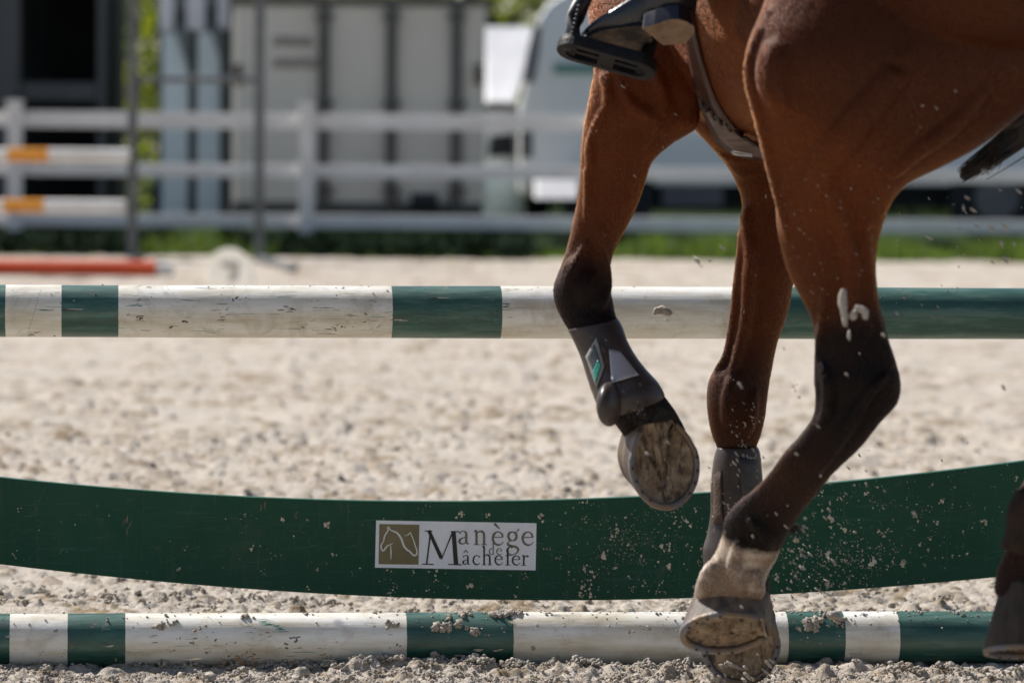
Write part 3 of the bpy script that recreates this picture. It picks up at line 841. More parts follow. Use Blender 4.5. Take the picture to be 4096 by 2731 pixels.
for S_, n, ex in ((LEG_NF, 36, 2.1), (LEG_FF, 36, 2.1), (LEG_NH, 44, 2.2), (LEG_FH, 32, 2.1), (TRUNK, 48, 2.2), (NECK, 32, 2.1)):
    vs, fs, sp = loft(S_, n, 4, ex)
    mb.add(vs, fs); spine += sp
raw = mb.mesh('raw')
bvh = BVHTree.FromPolygons([Vector(v) for v in mb.v], mb.f)
def surf(sx, sy, off=0.0, tree=None):
    d = ray(sx, sy).normalized()
    h = (tree or bvh).ray_cast(CAM, d)
    if h[0] is None: return None
    return h[0] - d * off
def ridge(pts, rad, off=0.0, lift=None):
    "tendon / vein / fold lying on the skin, points in photo pixels"
    A = [np.array(p, float) for p in pts]; S = []
    for i in range(len(A) - 1):
        a, b, c, d = A[max(i - 1, 0)], A[i], A[i + 1], A[min(i + 2, len(A) - 1)]
        for j in range(6): S.append(crom(a, b, c, d, j / 6))
    S.append(A[-1]); out = []
    for s in S:
        q_ = surf(s[0], s[1], off)
        if q_ is not None: out.append(q_)
    if len(out) < 3: return
    # smooth depth jumps
    ok = [out[0]]
    for p in out[1:]:
        if (p - ok[-1]).length < 0.08: ok.append(p)
    n = len(ok)
    rr = [rad * (0.35 + 0.65 * math.sin(math.pi * min(max(i / (n - 1), 0.02), 0.98)) ** 0.6) for i in range(n)]
    mb.tube(ok, rr, 10)
z3 = lambda x, y: (2100 + x / 2.351, 600 + y / 2.351)
z1 = lambda x, y: (2150 + x / 2.351, y / 2.351)
z6 = lambda x, y: (2700 + x / 1.045, 600 + y / 1.045)
# near fore: cephalic vein, extensor edge, tendons into the knee
ridge([z1(650, 980), z1(570, 1120), z1(500, 1300), z1(488, 1420), z1(492, 1568), z3(590, 200), z3(585, 400), z3(570, 650)], .0085, 0.001)
ridge([z1(600, 700), z1(660, 850), z1(640, 1000)], .009, 0)
ridge([z3(580, 860), z3(500, 1020), z3(430, 1150), z3(390, 1240)], .0095, .001)
ridge([z3(445, 1020), z3(400, 1100), z3(365, 1190)], .0075, .001)
ridge([z1(1040, 560), z1(1150, 800), z1(1180, 1000), z1(1080, 1200), z1(980, 1400)], .014, -.002)
ridge([z1(760, 760), z1(900, 1000), z1(1100, 1120), z1(1200, 1260)], .012, -.002)
ridge([z3(700, 700), z3(700, 900), z3(740, 1100), z3(760, 1300), z3(720, 1480)], .012, -.001)
ridge([z3(620, 1150), z3(560, 1300), z3(560, 1450)], .015, -.003)
# far fore: folds behind the elbow, extensor ridge, vein
for dy in (0, 34, 66, 100, 135):
    ridge([z3(1830 + dy * .9, 30 + dy), z3(1960 + dy * .5, 85 + dy), z3(2100, 95 + dy), z3(2270, 60 + dy)], .0075, .001)
ridge([z6(300, 240), z6(300, 350), z6(318, 430), z6(310, 560), z6(300, 700), z6(270, 830), z6(235, 930)], .013, .002)
ridge([z6(285, 260), z6(276, 420), z6(262, 580), z6(244, 740), z6(215, 860), z6(170, 920)], .010, .002)
ridge([z6(240, 940), z6(225, 1040), z6(215, 1150)], .014, -.002)
ridge([z6(330, 1000), z6(320, 1100), z6(300, 1190)], .012, -.001)
# near hind: gaskin muscle edges, tendon to the point of hock, chestnut ridge, stifle fold
ridge([z6(640, 140), z6(690, 300), z6(730, 450), z6(745, 600), z6(790, 720)], .017, -.003)
ridge([z6(800, 300), z6(800, 480), z6(812, 640), z6(850, 780), z6(905, 900)], .014, -.001)
ridge([z6(620, 560), z6(620, 700), z6(610, 800), z6(600, 900)], .010, -.001)
ridge([z6(610, 870), z6(640, 980), z6(640, 1080), z6(600, 1160)], .012, -.001)
ridge([z6(880, 940), z6(800, 1020), z6(740, 1120), z6(680, 1220), z6(600, 1340)], .012, -.001)
z5 = lambda x, y: (2600 + x / 1.5214, 1700 + y / 1.5214)
ridge([z5(560, 690), z5(520, 800), z5(520, 900), z5(560, 1000)], .013, .001)
ridge([z5(390, 830), z5(360, 900), z5(330, 980), z5(300, 1040)], .015, .001)
ridge([z5(620, 880), z5(640, 960), z5(660, 1040)], .016, .001)
ridge([z5(600, 560), z5(680, 640), z5(740, 740)], .014, -.003)
ridge([(3640, 130), (3560, 300), (3420, 470), (3300, 640), (3260, 800)], .034, -.018)
ridge([(3960, 330), (3800, 500), (3660, 600), (3560, 700)], .019, -.005)
ridge([(3080, 40), (3010, 200), (3000, 320), (3040, 470), (3080, 640), (3125, 830), (3150, 960)], .010, -.001)
ridge([(3130, 150), (3110, 300), (3150, 460)], .035, -.022)

hb = bpy.data.objects.new('tmp_horse', mb.mesh('tmp_horse')); COL.objects.link(hb)
rm = hb.modifiers.new('r', 'REMESH'); rm.mode = 'VOXEL'; rm.voxel_size = 0.0042; rm.use_smooth_shade = True
sm = hb.modifiers.new('s', 'SMOOTH'); sm.factor = 0.5; sm.iterations = 4
dg = bpy.context.evaluated_depsgraph_get()
hme = bpy.data.meshes.new_from_object(hb.evaluated_get(dg))
bpy.data.objects.remove(hb)
hme.name = 'horse'
n = len(hme.vertices)
co = np.empty(n * 3); hme.vertices.foreach_get('co', co); co = co.reshape(-1, 3)
SPc = np.array([s[0] for s in spine]); SPk = np.array([s[1] for s in spine])
kv = np.empty(n)
for i in range(0, n, 20000):
    d2 = ((co[i:i + 20000, None, :] - SPc[None]) ** 2).sum(-1)
    idx = np.argpartition(d2, 3, axis=1)[:, :3]
    dd = np.take_along_axis(d2, idx, 1); w = 1 / (dd + 1e-5)
    kv[i:i + 20000] = (SPk[idx] * w).sum(1) / w.sum(1)
kv[co[:, 2] > 1.05] = np.minimum(kv[co[:, 2] > 1.05], 0.50)
at = hme.attributes.new('points', 'FLOAT', 'POINT'); at.data.foreach_set('value', kv)
m = mat('bay_coat', (0.1, 0.035, 0.012), 0.42, 0, 0.11); t = NT(m)
att = t.t.nodes.new('ShaderNodeAttribute'); att.attribute_name = 'points'
v = t.coord(); vh = t.coord((1, 1, 0.16), rot=(0.0, 0.5, 0.0))
n1 = t.noise(v, 5, 5, 0.6); n2 = t.noise(vh, 260, 4, 0.65); n3 = t.noise(v, 24, 5, 0.6)
brown = t.ramp(n1, [(0.3, (0.050, 0.0088, 0.0008)), (0.7, (0.108, 0.0215, 0.0018))])
brown = t.mix(t.ramp(n2, [(0.35, 0.0), (0.75, 0.5)]), brown, (0.150, 0.044, 0.009))
black = t.mix(t.ramp(n3, [(0.4, 0.0), (0.8, 0.6)]), (0.0035, 0.0012, 0.0008), (0.018, 0.0045, 0.0012))
white = t.mix(t.ramp(n3, [(0.36, 0.0), (0.56, 0.9)]), (0.50, 0.41, 0.32), (0.17, 0.10, 0.06))
kk = t.math('ADD', att.outputs['Fac'], t.math('MULTIPLY', t.math('SUBTRACT', n1, 0.5), 0.35))
f1 = t.ramp(kk, [(0.02, 0.0), (0.95, 1.0)])
c = t.mix(f1, brown, black)
k2 = t.math('SUBTRACT', t.math('ADD', att.outputs['Fac'], t.math('MULTIPLY', t.math('SUBTRACT', n3, 0.5), 0.5)), 1.0)
c = t.mix(t.ramp(k2, [(0.30, 0.0), (0.62, 1.0)]), c, white)
t.base(c)
t.b.inputs['Roughness'].default_value = 0.40
t.b.inputs['Sheen Weight'].default_value = 0.0
t.b.inputs['Sheen Roughness'].default_value = 0.22
t.b.inputs['Sheen Tint'].default_value = (1.0, 0.62, 0.46, 1)
t.l(t.ramp(n2, [(0.3, 0.28), (0.7, 0.46)]), t.b.inputs['Roughness'])
hgt = t.math('ADD', n2, t.math('MULTIPLY', n3, 0.9))
t.bump(hgt, 0.6, 0.0045)
M_COAT = m
horse = link('horse', hme, M_COAT)
tag(horse, 'bay horse cantering past the jump with black lower legs and one white hind pastern', 'horse')
bvh2 = BVHTree.FromPolygons([Vector(c_) for c_ in co], [tuple(p.vertices) for p in hme.polygons])

# short summer coat: real hairs combed down the legs and back along the body
def coat_hair(N=420000):
    nv = len(hme.vertices); hme.calc_loop_triangles()
    tr = np.empty(len(hme.loop_triangles) * 3, np.int32); hme.loop_triangles.foreach_get('vertices', tr); tr = tr.reshape(-1, 3)
    a, b, c = co[tr[:, 0]], co[tr[:, 1]], co[tr[:, 2]]
    nr = np.cross(b - a, c - a); ar = np.linalg.norm(nr, axis=1); nr = nr / (ar[:, None] + 1e-12)
    cen = (a + b + c) / 3
    w = ar * (cen[:, 2] < 1.32) * np.where(nr[:, 1] > 0.55, 0.35, 1.0)
    w = w * (cen[:, 0] < 0.98)
    pick = rng.choice(len(w), N, p=w / w.sum())
    u = rng.random(N); v = rng.random(N); fl = u + v > 1; u[fl] = 1 - u[fl]; v[fl] = 1 - v[fl]
    a, b, c = a[pick], b[pick], c[pick]; nrm = nr[pick]
    p = a + (b - a) * u[:, None] + (c - a) * v[:, None]
    kk_ = kv[tr[pick]].mean(1)
    f = np.clip((p[:, 2] - 0.55) / 0.45, 0, 1)[:, None]
    comb = f * np.array([-EH.x * .8, -EH.y * .8, -.65])[None] + (1 - f) * np.array([.10, -.05, -1.0])[None]
    sw = np.stack([vnoise(p[:, 0] * 9 + p[:, 1] * 4, p[:, 2] * 9, 51), vnoise(p[:, 0] * 9, p[:, 2] * 9 + p[:, 1] * 5, 52), vnoise(p[:, 0] * 7, p[:, 2] * 8, 53)], -1)
    comb = comb + sw * 0.45 + rng.normal(0, .07, (N, 3))
    t_ = comb - nrm * (comb * nrm).sum(1)[:, None]; t_ /= np.linalg.norm(t_, axis=1)[:, None] + 1e-9
    ln = (0.0042 + 0.0028 * f[:, 0]) * rng.uniform(.7, 1.25, N)
    lift = rng.uniform(.03, .16, N)[:, None]
    P0 = p - nrm * .0006
    P1 = p + (t_ * 1.0 + nrm * lift * 1.3) * (ln * .5)[:, None]
    P2 = p + (t_ * 1.0 + nrm * lift * .8) * ln[:, None]
    pts = np.stack([P0, P1, P2], 1).reshape(-1, 3).astype(np.float32)
    hc = bpy.data.hair_curves.new('coat_hair')
    hc.add_curves([3] * N)
    hc.attributes['position'].data.foreach_set('vector', pts.ravel())
    rad = np.tile(np.array([.00030, .00024, .00005], np.float32), N) * np.repeat(rng.uniform(.8, 1.2, N), 3).astype(np.float32)
    ra = hc.attributes.get('radius') or hc.attributes.new('radius', 'FLOAT', 'POINT')
    ra.data.foreach_set('value', rad)
    n1_ = vnoise(p[:, 0] * 14, p[:, 2] * 11 + p[:, 1] * 9, 61) + .6 * vnoise(p[:, 0] * 40, p[:, 2] * 34, 62)
    kk2 = np.clip(kk_ + n1_ * .22, 0, 3)
    fb = np.clip((kk2 - .02) / .90, 0, 1)[:, None]; fw = np.clip((kk2 - 1.32) / .34, 0, 1)[:, None]
    br = np.array(HAIR_BROWN)[None] * (1 + .30 * n1_[:, None] + rng.normal(0, .12, (N, 1))); bl = np.array(HAIR_BLACK)[None] * (1 + rng.normal(0, .25, (N, 1)))
    n2_ = vnoise(p[:, 0] * 26 + 3, p[:, 2] * 30 + p[:, 1] * 20, 71) + .7 * vnoise(p[:, 0] * 80, p[:, 2] * 70, 72)
    dirt = np.clip(n2_ * 2.2 + .12, 0, .85)[:, None]
    wh = np.array([.56, .46, .36])[None] * (1 - dirt) + np.array([.16, .09, .05])[None] * dirt 
    colr = np.clip((br * (1 - fb) + bl * fb) * (1 - fw) + wh * fw, .0008, .9)
    ca = hc.attributes.new('hair_col', 'FLOAT_COLOR', 'CURVE')
    ca.data.foreach_set('color', np.concatenate([colr, np.ones((N, 1))], 1).astype(np.float32).ravel())
    m = bpy.data.materials.new('bay_hair'); m.use_nodes = True; nt = m.node_tree
    for n_ in list(nt.nodes): nt.nodes.remove(n_)
    o_ = nt.nodes.new('ShaderNodeOutputMaterial'); h = nt.nodes.new('ShaderNodeBsdfHairPrincipled'); at_ = nt.nodes.new('ShaderNodeAttribute')
    h.parametrization = 'COLOR'; at_.attribute_name = 'hair_col'
    h.inputs['IOR'].default_value = 1.40; h.inputs['Roughness'].default_value = .34; h.inputs['Radial Roughness'].default_value = .45
    nt.links.new(at_.outputs['Color'], h.inputs['Color']); nt.links.new(h.outputs[0], o_.inputs['Surface'])
    hc.materials.append(m)
    ho = bpy.data.objects.new('coat_hair', hc); COL.objects.link(ho); ho.parent = horse; ho['kind'] = 'stuff'
HAIR_BROWN = (.128, .0225, .0024)
HAIR_BLACK = (.0045, .0014, .0006)
coat_hair()

# hooves with shoes
def ellipsoid(c, ax, N1=18, N2=28):
    vs, fs = [], []
    for i in range(N1 + 1):
        th = math.pi * i / N1
        for j in range(N2):
            ph = 2 * math.pi * j / N2
            vs.append(c + ax[0] * (math.sin(th) * math.cos(ph)) + ax[1] * (math.sin(th) * math.sin(ph)) + ax[2] * math.cos(th))
    for i in range(N1):
        for j in range(N2):
            j2 = (j + 1) % N2
            fs.append((i * N2 + j, i * N2 + j2, (i + 1) * N2 + j2, (i + 1) * N2 + j))
    return vs, fs
M_DARKN = mat('nail_dark', (.03, .025, .022), .6)
M_WALL = worn('hoof_wall', (0.040, 0.026, 0.018), (0.15, 0.105, 0.07), 0.55, 3, 0.3, (22, 22, 5))
M_WALLD = worn('hoof_wall_dark', (0.012, 0.007, 0.005), (0.045, 0.028, 0.018), 0.8, 3, 0.3, (22, 22, 5))  # darker brown wall for the far hind hoof
M_SOLE = mat('hoof_sole', (0.2, 0.15, 0.1), 0.85); t = NT(M_SOLE); v = t.coord((1, 1, 1)); vv = t.coord((3, 3, 1), rot=(0, .2, 0))
t.base(t.mix(t.ramp(t.noise(vv, 30, 7, 0.7), [(0.5, 0.0), (0.62, 0.85)]), t.ramp(t.noise(v, 40, 6, 0.65), [(0.3, (0.13, 0.085, 0.05)), (0.5, (0.28, 0.195, 0.12)), (0.7, (0.42, 0.33, 0.23))]), (0.035, 0.024, 0.018)))
t.bump(t.noise(v, 90, 6, 0.7), 0.9, 0.006)
M_SHOE = worn('steel_shoe', (0.13, 0.125, 0.14), (0.17, 0.115, 0.07), 0.5, 22, 0.4, metal=0.15, lo=.42, hi=.56)
def hoof(label_nm, ctr, nrm, toe, a=0.072, b=0.063, h=0.085, hh=0.05, back=0.03):
    "ctr: centre of the sole, nrm: out of the sole, toe: towards the toe"
    nrm = Vector(nrm).normalized(); toe = Vector(toe); toe = (toe - nrm * toe.dot(nrm)).normalized(); side = nrm.cross(toe)
    up = -nrm
    N = 40
    def outl(sc=1.0):
        pts = []
        for q in range(N):
            an = 2 * math.pi * q / N
            x = math.cos(an); y = math.sin(an)
            if x < -0.3: x = -0.3 - (abs(x) - 0.3) * 0.95; y *= 0.97
            if x < -0.86: x = -0.86
            pts.append((x * a * sc, y * b * sc * (1 - 0.10 * max(0, -x))))
        return pts
    o0 = outl()
    def W(x, y, z): return ctr + toe * x + side * y + up * z
    vs = []; levels = [(0.0, 1.0), (0.12, 0.985), (0.5, 0.92), (0.9, 0.85), (1.0, 0.86), (1.08, 0.80)]
    for lv, sc in levels:
        for (x, y) in o0:
            f = (x / a + 1) / 2
            H_ = hh + (h - hh) * f
            vs.append(W(x * sc - back * lv, y * sc, H_ * lv * 1.0))
    fs = []
    for i in range(len(levels) - 1):
        for q in range(N):
            q2 = (q + 1) % N
            fs.append((i * N + q, i * N + q2, (i + 1) * N + q2, (i + 1) * N + q))
    fs.append(tuple(range((len(levels) - 1) * N, len(levels) * N)))
    mb = MB(); mb.add(vs, fs, 0)
    # sole: cupped, with frog
    vs = []; rings = 9
    for i in range(rings + 1):
        sc = 1 - i / rings
        for (x, y) in o0:
            X_, Y_ = x * sc, y * sc
            z = 0.010 * (1 - sc ** 4)
            fx = (X_ / a); w = 0.024 * max(0.05, (0.35 - fx) / 1.2)
            if fx < 0.35:
                z -= 0.017 * max(0, 1 - (abs(Y_) / (w + 1e-4)) ** 2)
                if abs(Y_) < 0.003: z += 0.008
                z += 0.016 * math.exp(-((abs(Y_) - w * 1.35) / 0.004) ** 2)
            vs.append(W(X_, Y_, z + random.uniform(-.0016, .0016)))
    fs = []
    for i in range(rings):
        for q in range(N):
            q2 = (q + 1) % N
            fs.append((i * N + q, (i + 1) * N + q, (i + 1) * N + q2, i * N + q2))
    mb.add(vs, fs, 1)
    ho = mb.build('hoof', [M_WALLD if label_nm == 'fh' else M_WALL, M_SOLE], horse, smooth=True)
    # heel bulbs
    # shoe: U from heel round the toe
    mb = MB(); vs = []; ring = []
    idxs = [q for q in range(N) if True]
    order = sorted([q for q in range(N) if o0[q][0] / a > -0.80], key=lambda q: math.atan2(o0[q][1], o0[q][0]))
    for q in order:
        x, y = o0[q]
        wd = 0.85 if x > 0 else 0.86
        ring.append([W(x * 1.01, y * 1.01, 0.002), W(x * 0.985, y * 0.985, -0.006), W(x * (wd + .02), y * (wd + .01), -0.005), W(x * wd, y * wd, 0.004)])
    for r_ in ring: vs += r_
    fs = []
    for i in range(len(ring) - 1):
        for q in range(4):
            q2 = (q + 1) % 4
            fs.append((i * 4 + q, i * 4 + q2, (i + 1) * 4 + q2, (i + 1) * 4 + q))
    fs += [(3, 2, 1, 0), tuple(range(len(vs) - 4, len(vs)))]
    mb.add(vs, fs)
    for an in (38, 55, 72, 90, -38, -55, -72, -90):
        x_, y_ = math.cos(R(an)) * a * .92, math.sin(R(an)) * b * .92
        mb.add(*ellipsoid(W(x_, y_, -.0062), [toe * .0028, side * .0028, up * .0022], 6, 8), mi=1)
    so_ = mb.build('horseshoe', [M_SHOE, M_DARKN], ho, smooth=True)
    return ho
HA = P(2655, 1850, -0.97)
hoof('nf', HA, (.30, -.93, .06), (.16, 0, -1), .079, .062, .085, .06, .02)
hoof('ff', P(2962, 2575, -0.72), (-.06, -.93, -.28), (-.03, 0, -1), .078, .069, .085, .055, .02)
hoof('nh', P(2905, 2525, -1.16), (.02, -.60, -.80), (-1, .1, -.22), .076, .064, .085, .045, .02)
hoof('fh', P(4105, 2600, -1.52), (.0, -.25, -.96), (-.95, .3, -.05), .066, .060, .11, .06, .02)

# tendon boots
M_BOOT = mat('boot_shell', (0.05, 0.04, 0.036), 0.36, 0, 0.32); t = NT(M_BOOT); v = t.coord()
c = t.ramp(t.noise(v, 14, 6, 0.6), [(0.35, (0.030, 0.022, 0.020)), (0.7, (0.075, 0.056, 0.048))])
c = t.mix(t.ramp(t.noise(v, 70, 6, 0.7), [(0.62, 0.0), (0.68, 0.75)]), c, (0.30, 0.24, 0.18))
t.base(c); t.bump(t.noise(v, 60, 4), 0.15, 0.003)
M_LINING = worn('boot_lining', (0.035, 0.02, 0.016), (0.10, 0.06, 0.04), 0.9, 40, 0.5)
M_STRAP = worn('boot_strap', (0.015, 0.014, 0.016), (0.04, 0.035, 0.035), 0.6, 30, 0.2)
def wrap(name, rows, parent, material, th=0.004, grow=1.07, a0=0, a1=360, n=36, ex=2.1, sub=4):
    secs = [sec(*r_[:7], grow=grow) for r_ in rows]
    vs, fs, _ = loft(secs, n, sub, ex)
    mb = MB(); mb.add(vs, fs[:-2])
    o = mb.build(name, material, parent, smooth=True)
    s_ = o.modifiers.new('thick', 'SOLIDIFY'); s_.thickness = th; s_.offset = 1.0
    return o
BOOT_A = [(2276, 1316, 2466, 1278, -0.895, .82, 1), (2300, 1361, 2484, 1310, -0.90, .84, 1), (2330, 1430, 2505, 1368, -0.91, .80, 1), (2352, 1500, 2540, 1430, -0.92, .80, 1), (2372, 1560, 2583, 1485, -0.93, .84, 1), (2392, 1610, 2628, 1535, -0.94, .90, 1), (2415, 1645, 2652, 1582, -0.94, .88, 1), (2430, 1668, 2646, 1604, -0.94, .78, 1)]
ba = wrap('tendon_boot', BOOT_A, horse, M_BOOT, .0025, 1.01)
ba['label'] = 'dark brown tendon boot with a diamond patch and shiny strap on the lifted foreleg'
# rounded fetlock cup
mb = MB()
c0 = P(2436, 1622, -1.03)
px = 1 / 2450.0
mb.add(*ellipsoid(P(2437, 1616, -0.985), [Vector((.93, .1, .3)) * 52 * px, Vector((.2, .98, 0)) * .045, Vector((-.12, 0, 1)) * 88 * px]))
mb.build('fetlock_cup', M_BOOT, ba, smooth=True)
boot_bvh_src = [ba]
def zz4(x, y): return (2300 + x / 1.8443, 1250 + y / 1.8443)
dg = bpy.context.evaluated_depsgraph_get()
def obj_bvh(obs):
    V, F = [], []
    for o in obs:
        e = o.evaluated_get(dg).to_mesh(); b = len(V)
        mw = Matrix.Identity(4)
        V += [mw @ v.co for v in e.vertices]; F += [tuple(i + b for i in p.vertices) for p in e.polygons]
    return BVHTree.FromPolygons(V, F)
bpy.context.view_layer.update(); dg = bpy.context.evaluated_depsgraph_get()
tA = obj_bvh([ba] + list(ba.children))
def patch(name, poly, tree, material, parent, lift=0.0015, th=0.002, sub=7):
    "a patch following the surface: poly = 4 corners in photo px"
    a, b, c_, d = [Vector((*p, 0)) for p in poly]
    mb = MB(); vs = []; ok = True
    for i in range(sub + 1):
        for j in range(sub + 1):
            u, w = i / sub, j / sub
            p = (a * (1 - u) + b * u) * (1 - w) + (d * (1 - u) + c_ * u) * w
            q_ = surf(p.x, p.y, lift, tree)
            vs.append(q_ if q_ is not None else None)
    known = [v_ for v_ in vs if v_ is not None]
    if not known: return None
    avg = sum((k_.y for k_ in known)) / len(known)
    k_ = 0
    for i in range(sub + 1):
        for j in range(sub + 1):
            if vs[k_] is None:
                u, w = i / sub, j / sub
                p = (a * (1 - u) + b * u) * (1 - w) + (d * (1 - u) + c_ * u) * w
                vs[k_] = P(p.x, p.y, avg)
            k_ += 1
    fs = []
    m_ = sub + 1
    for i in range(sub):
        for j in range(sub): fs.append((i * m_ + j, i * m_ + j + 1, (i + 1) * m_ + j + 1, (i + 1) * m_ + j))
    mb.add(vs, fs)
    o = mb.build(name, material, parent, smooth=True)
    s_ = o.modifiers.new('thick', 'SOLIDIFY'); s_.thickness = th; s_.offset = 0.0
    return o
M_PATCH = worn('patch_grey', (0.17, 0.165, 0.16), (0.26, 0.25, 0.24), 0.45, 20, 0.1)
M_PATCH2 = worn('patch_dark', (0.05, 0.06, 0.06), (0.09, 0.10, 0.10), 0.4, 20, 0.1)
M_TEAL = worn('patch_teal', (0.01, 0.19, 0.15), (0.05, 0.30, 0.24), 0.4, 20, 0.1)
M_SHINE = mat('glossy_strap', (0.30, 0.29, 0.31), 0.2, 0, 1.0)
patch('diamond_patch', [zz4(158, 178), zz4(218, 395), zz4(160, 556), zz4(78, 325)], tA, M_PATCH, ba, .003)
patch('diamond_patch', [zz4(140, 235), zz4(180, 345), zz4(138, 430), zz4(95, 330)], tA, M_PATCH2, ba, .0052)
patch('teal_patch', [zz4(170, 350), zz4(192, 385), zz4(152, 515), zz4(133, 430)], tA, M_TEAL, ba, .0060)
patch('strap', [zz4(250, 270), zz4(330, 285), zz4(470, 460), zz4(270, 520)], tA, M_SHINE, ba, .004)
patch('strap', [zz4(190, 235), zz4(240, 270), zz4(290, 420), zz4(232, 440)], tA, M_LINING, ba, .003)
BOOT_B = [(2878, 1792, 3022, 1792, -0.74, .9, 1), (2864, 1834, 3033, 1820, -0.74, .88, 1), (2852, 1940, 3042, 1925, -0.74, .86, 1), (2851, 2050, 3048, 2040, -0.74, .86, 1), (2836, 2140, 3062, 2140, -0.74, .92, 1), (2820, 2200, 3075, 2200, -0.74, .94, 1), (2824, 2270, 3080, 2270, -0.74, .92, 1)]
bb = wrap('tendon_boot', BOOT_B, horse, M_BOOT, .004, 1.0)
bb['label'] = 'muddy dark tendon boot on the foreleg that stands in the sand'
bpy.context.view_layer.update(); dg = bpy.context.evaluated_depsgraph_get()
tB = obj_bvh([bb])
def zz5(x, y): return (2600 + x / 1.5214, 1700 + y / 1.5214)
patch('strap', [zz5(388, 300), zz5(432, 275), zz5(445, 600), zz5(388, 600)], tB, M_LINING, bb, .003, sub=5)
patch('strap', [zz5(540, 190), zz5(650, 215), zz5(640, 420), zz5(560, 430)], tB, M_STRAP, bb, .003, sub=5)
# mud lumps on the boots and legs
items = []
def specks(n, cx, cy, sx_, sy_, r0, r1, tree):
    for _ in range(n):
        p = surf(random.gauss(cx, sx_), random.gauss(cy, sy_), 0.0003, tree)
        if p is None or (p.y > -0.5): continue
        r = random.uniform(r0, r1); items.append((p.x, p.y, p.z, r, 0.9))
specks(45, 2985, 1880, 30, 70, .0008, .0028, tB)
specks(30, 2880, 2000, 25, 60, .0008, .0022, tB)
specks(40, 2985, 1690, 40, 70, .0006, .0018, bvh2)
specks(60, 3300, 950, 120, 180, .0004, .0013, bvh2)
specks(160, 2930, 2560, 90, 80, .0006, .0022, bvh2)
specks(60, 2920, 2300, 70, 70, .0005, .0016, bvh2)
specks(14, 2640, 500, 200, 200, .0006, .0016, bvh2)
o = link('mud_specks', clod_mesh('mud_specks', items, CL, True), M_CLOD, horse); o['kind'] = 'stuff'
# hind boot on the trailing leg
BOOT_D = [(4080, 1960, 4318, 2030, -1.53, .9, 1), (4046, 2040, 4306, 2105, -1.53, .9, 1), (4040, 2110, 4290, 2170, -1.52, .9, 1), (4018, 2190, 4240, 2250, -1.51, .9, 1)]
M_BOOTB = worn('hind_boot', (0.012, 0.007, 0.0045), (0.035, 0.021, 0.013), 0.75, 20, 0.2, spec=.15)
bd = wrap('fetlock_boot', BOOT_D, horse, M_BOOTB, .005, 1.03)

mbt = MB()
def tuft(cx, cy, dx, dy, n, Y, spread, L_):
    for _ in range(n):
        x, y = cx + random.gauss(0, spread), cy + random.gauss(0, spread * .8); a_ = random.gauss(0, .35)
        ux, uy = dx * math.cos(a_) - dy * math.sin(a_), dx * math.sin(a_) + dy * math.cos(a_); l_ = L_ * random.uniform(.5, 1.15)
        mbt.tube([P(x, y, Y), P(x + ux * l_ * .5, y + uy * l_ * .5, Y - .006), P(x + ux * l_, y + uy * l_ + l_ * .12, Y - .004)], [.0007, .0005, .0001], 3, caps=False)
tuft(3165, 2105, .75, .5, 60, -1.19, 12, 42)
tuft(2620, 1655, .75, .45, 130, -.99, 16, 62)
tuft(2560, 1650, .3, .8, 90, -1.01, 20, 44)
o = mbt.build('fetlock_hair', worn('fetlock_hair_mat', (.006, .004, .003), (.05, .03, .018), .5, 60, 0), horse, smooth=True); o['kind'] = 'stuff'
# tail
M_TAIL = worn('tail_hair', (0.008, 0.006, 0.005), (0.05, 0.030, 0.016), 0.45, 30, 0)
mb = MB()
for i in range(760):
    e = random.random(); w = random.gauss(0, 1)
    e2 = random.random()
    p = [(4520 + w * 30, -50 + w * 10, -1.34), (4400 + w * 30, 200 + w * 16, -1.33), (4210 + e * 60, 395 + w * 28, -1.33), (4040 + e * 60, 545 + w * 20, -1.33),
         (3838 + 150 * e2 + w * 5, 708 - 75 * e2 + w * 13, -1.33 + random.uniform(-.03, .03))]
    pts = []
    for q in range(4):
        for s_ in range(3):
            a = np.array(p[max(q - 1, 0)]); b_ = np.array(p[q]); c_ = np.array(p[q + 1]); d_ = np.array(p[min(q + 2, 4)])
            r_ = crom(a, b_, c_, d_, s_ / 3); pts.append(P(r_[0], r_[1], r_[2]))
    pts.append(P(*p[-1]))
    mb.tube(pts, [0.0026 * (1 - .80 * (j / 12)) for j in range(13)], 4, caps=False)
mb.build('tail', M_TAIL, horse, smooth=True)
# ------------------------------------------------------------------ tack and rider
M_LEATHER = mat('girth_leather', (0.045, 0.02, 0.014), 0.33, 0, 0.5); t = NT(M_LEATHER); v = t.coord()
t.base(t.ramp(t.noise(v, 30, 6, 0.6), [(0.3, (0.030, 0.014, 0.011)), (0.7, (0.075, 0.038, 0.028))])); t.bump(t.noise(v, 120, 4), 0.2, 0.002)
M_LEATHER2 = worn('girth_highlight', (0.20, 0.15, 0.13), (0.10, 0.065, 0.05), 0.35, 26, 0.3, (1, 1, 6))  # lighter leather: grey highlight painted along the lower girth
GL = [(1330, 150), (1410, 400), (1450, 620), (1500, 900), (1560, 1080), (1640, 1250), (1700, 1340), (1800, 1420), (1950, 1475), (2140, 1500), (2300, 1500)]
GR = [(1440, 60), (1490, 330), (1545, 560), (1620, 800), (1700, 990), (1800, 1140), (1860, 1210), (1930, 1270), (2020, 1335), (2140, 1400), (2300, 1450)]
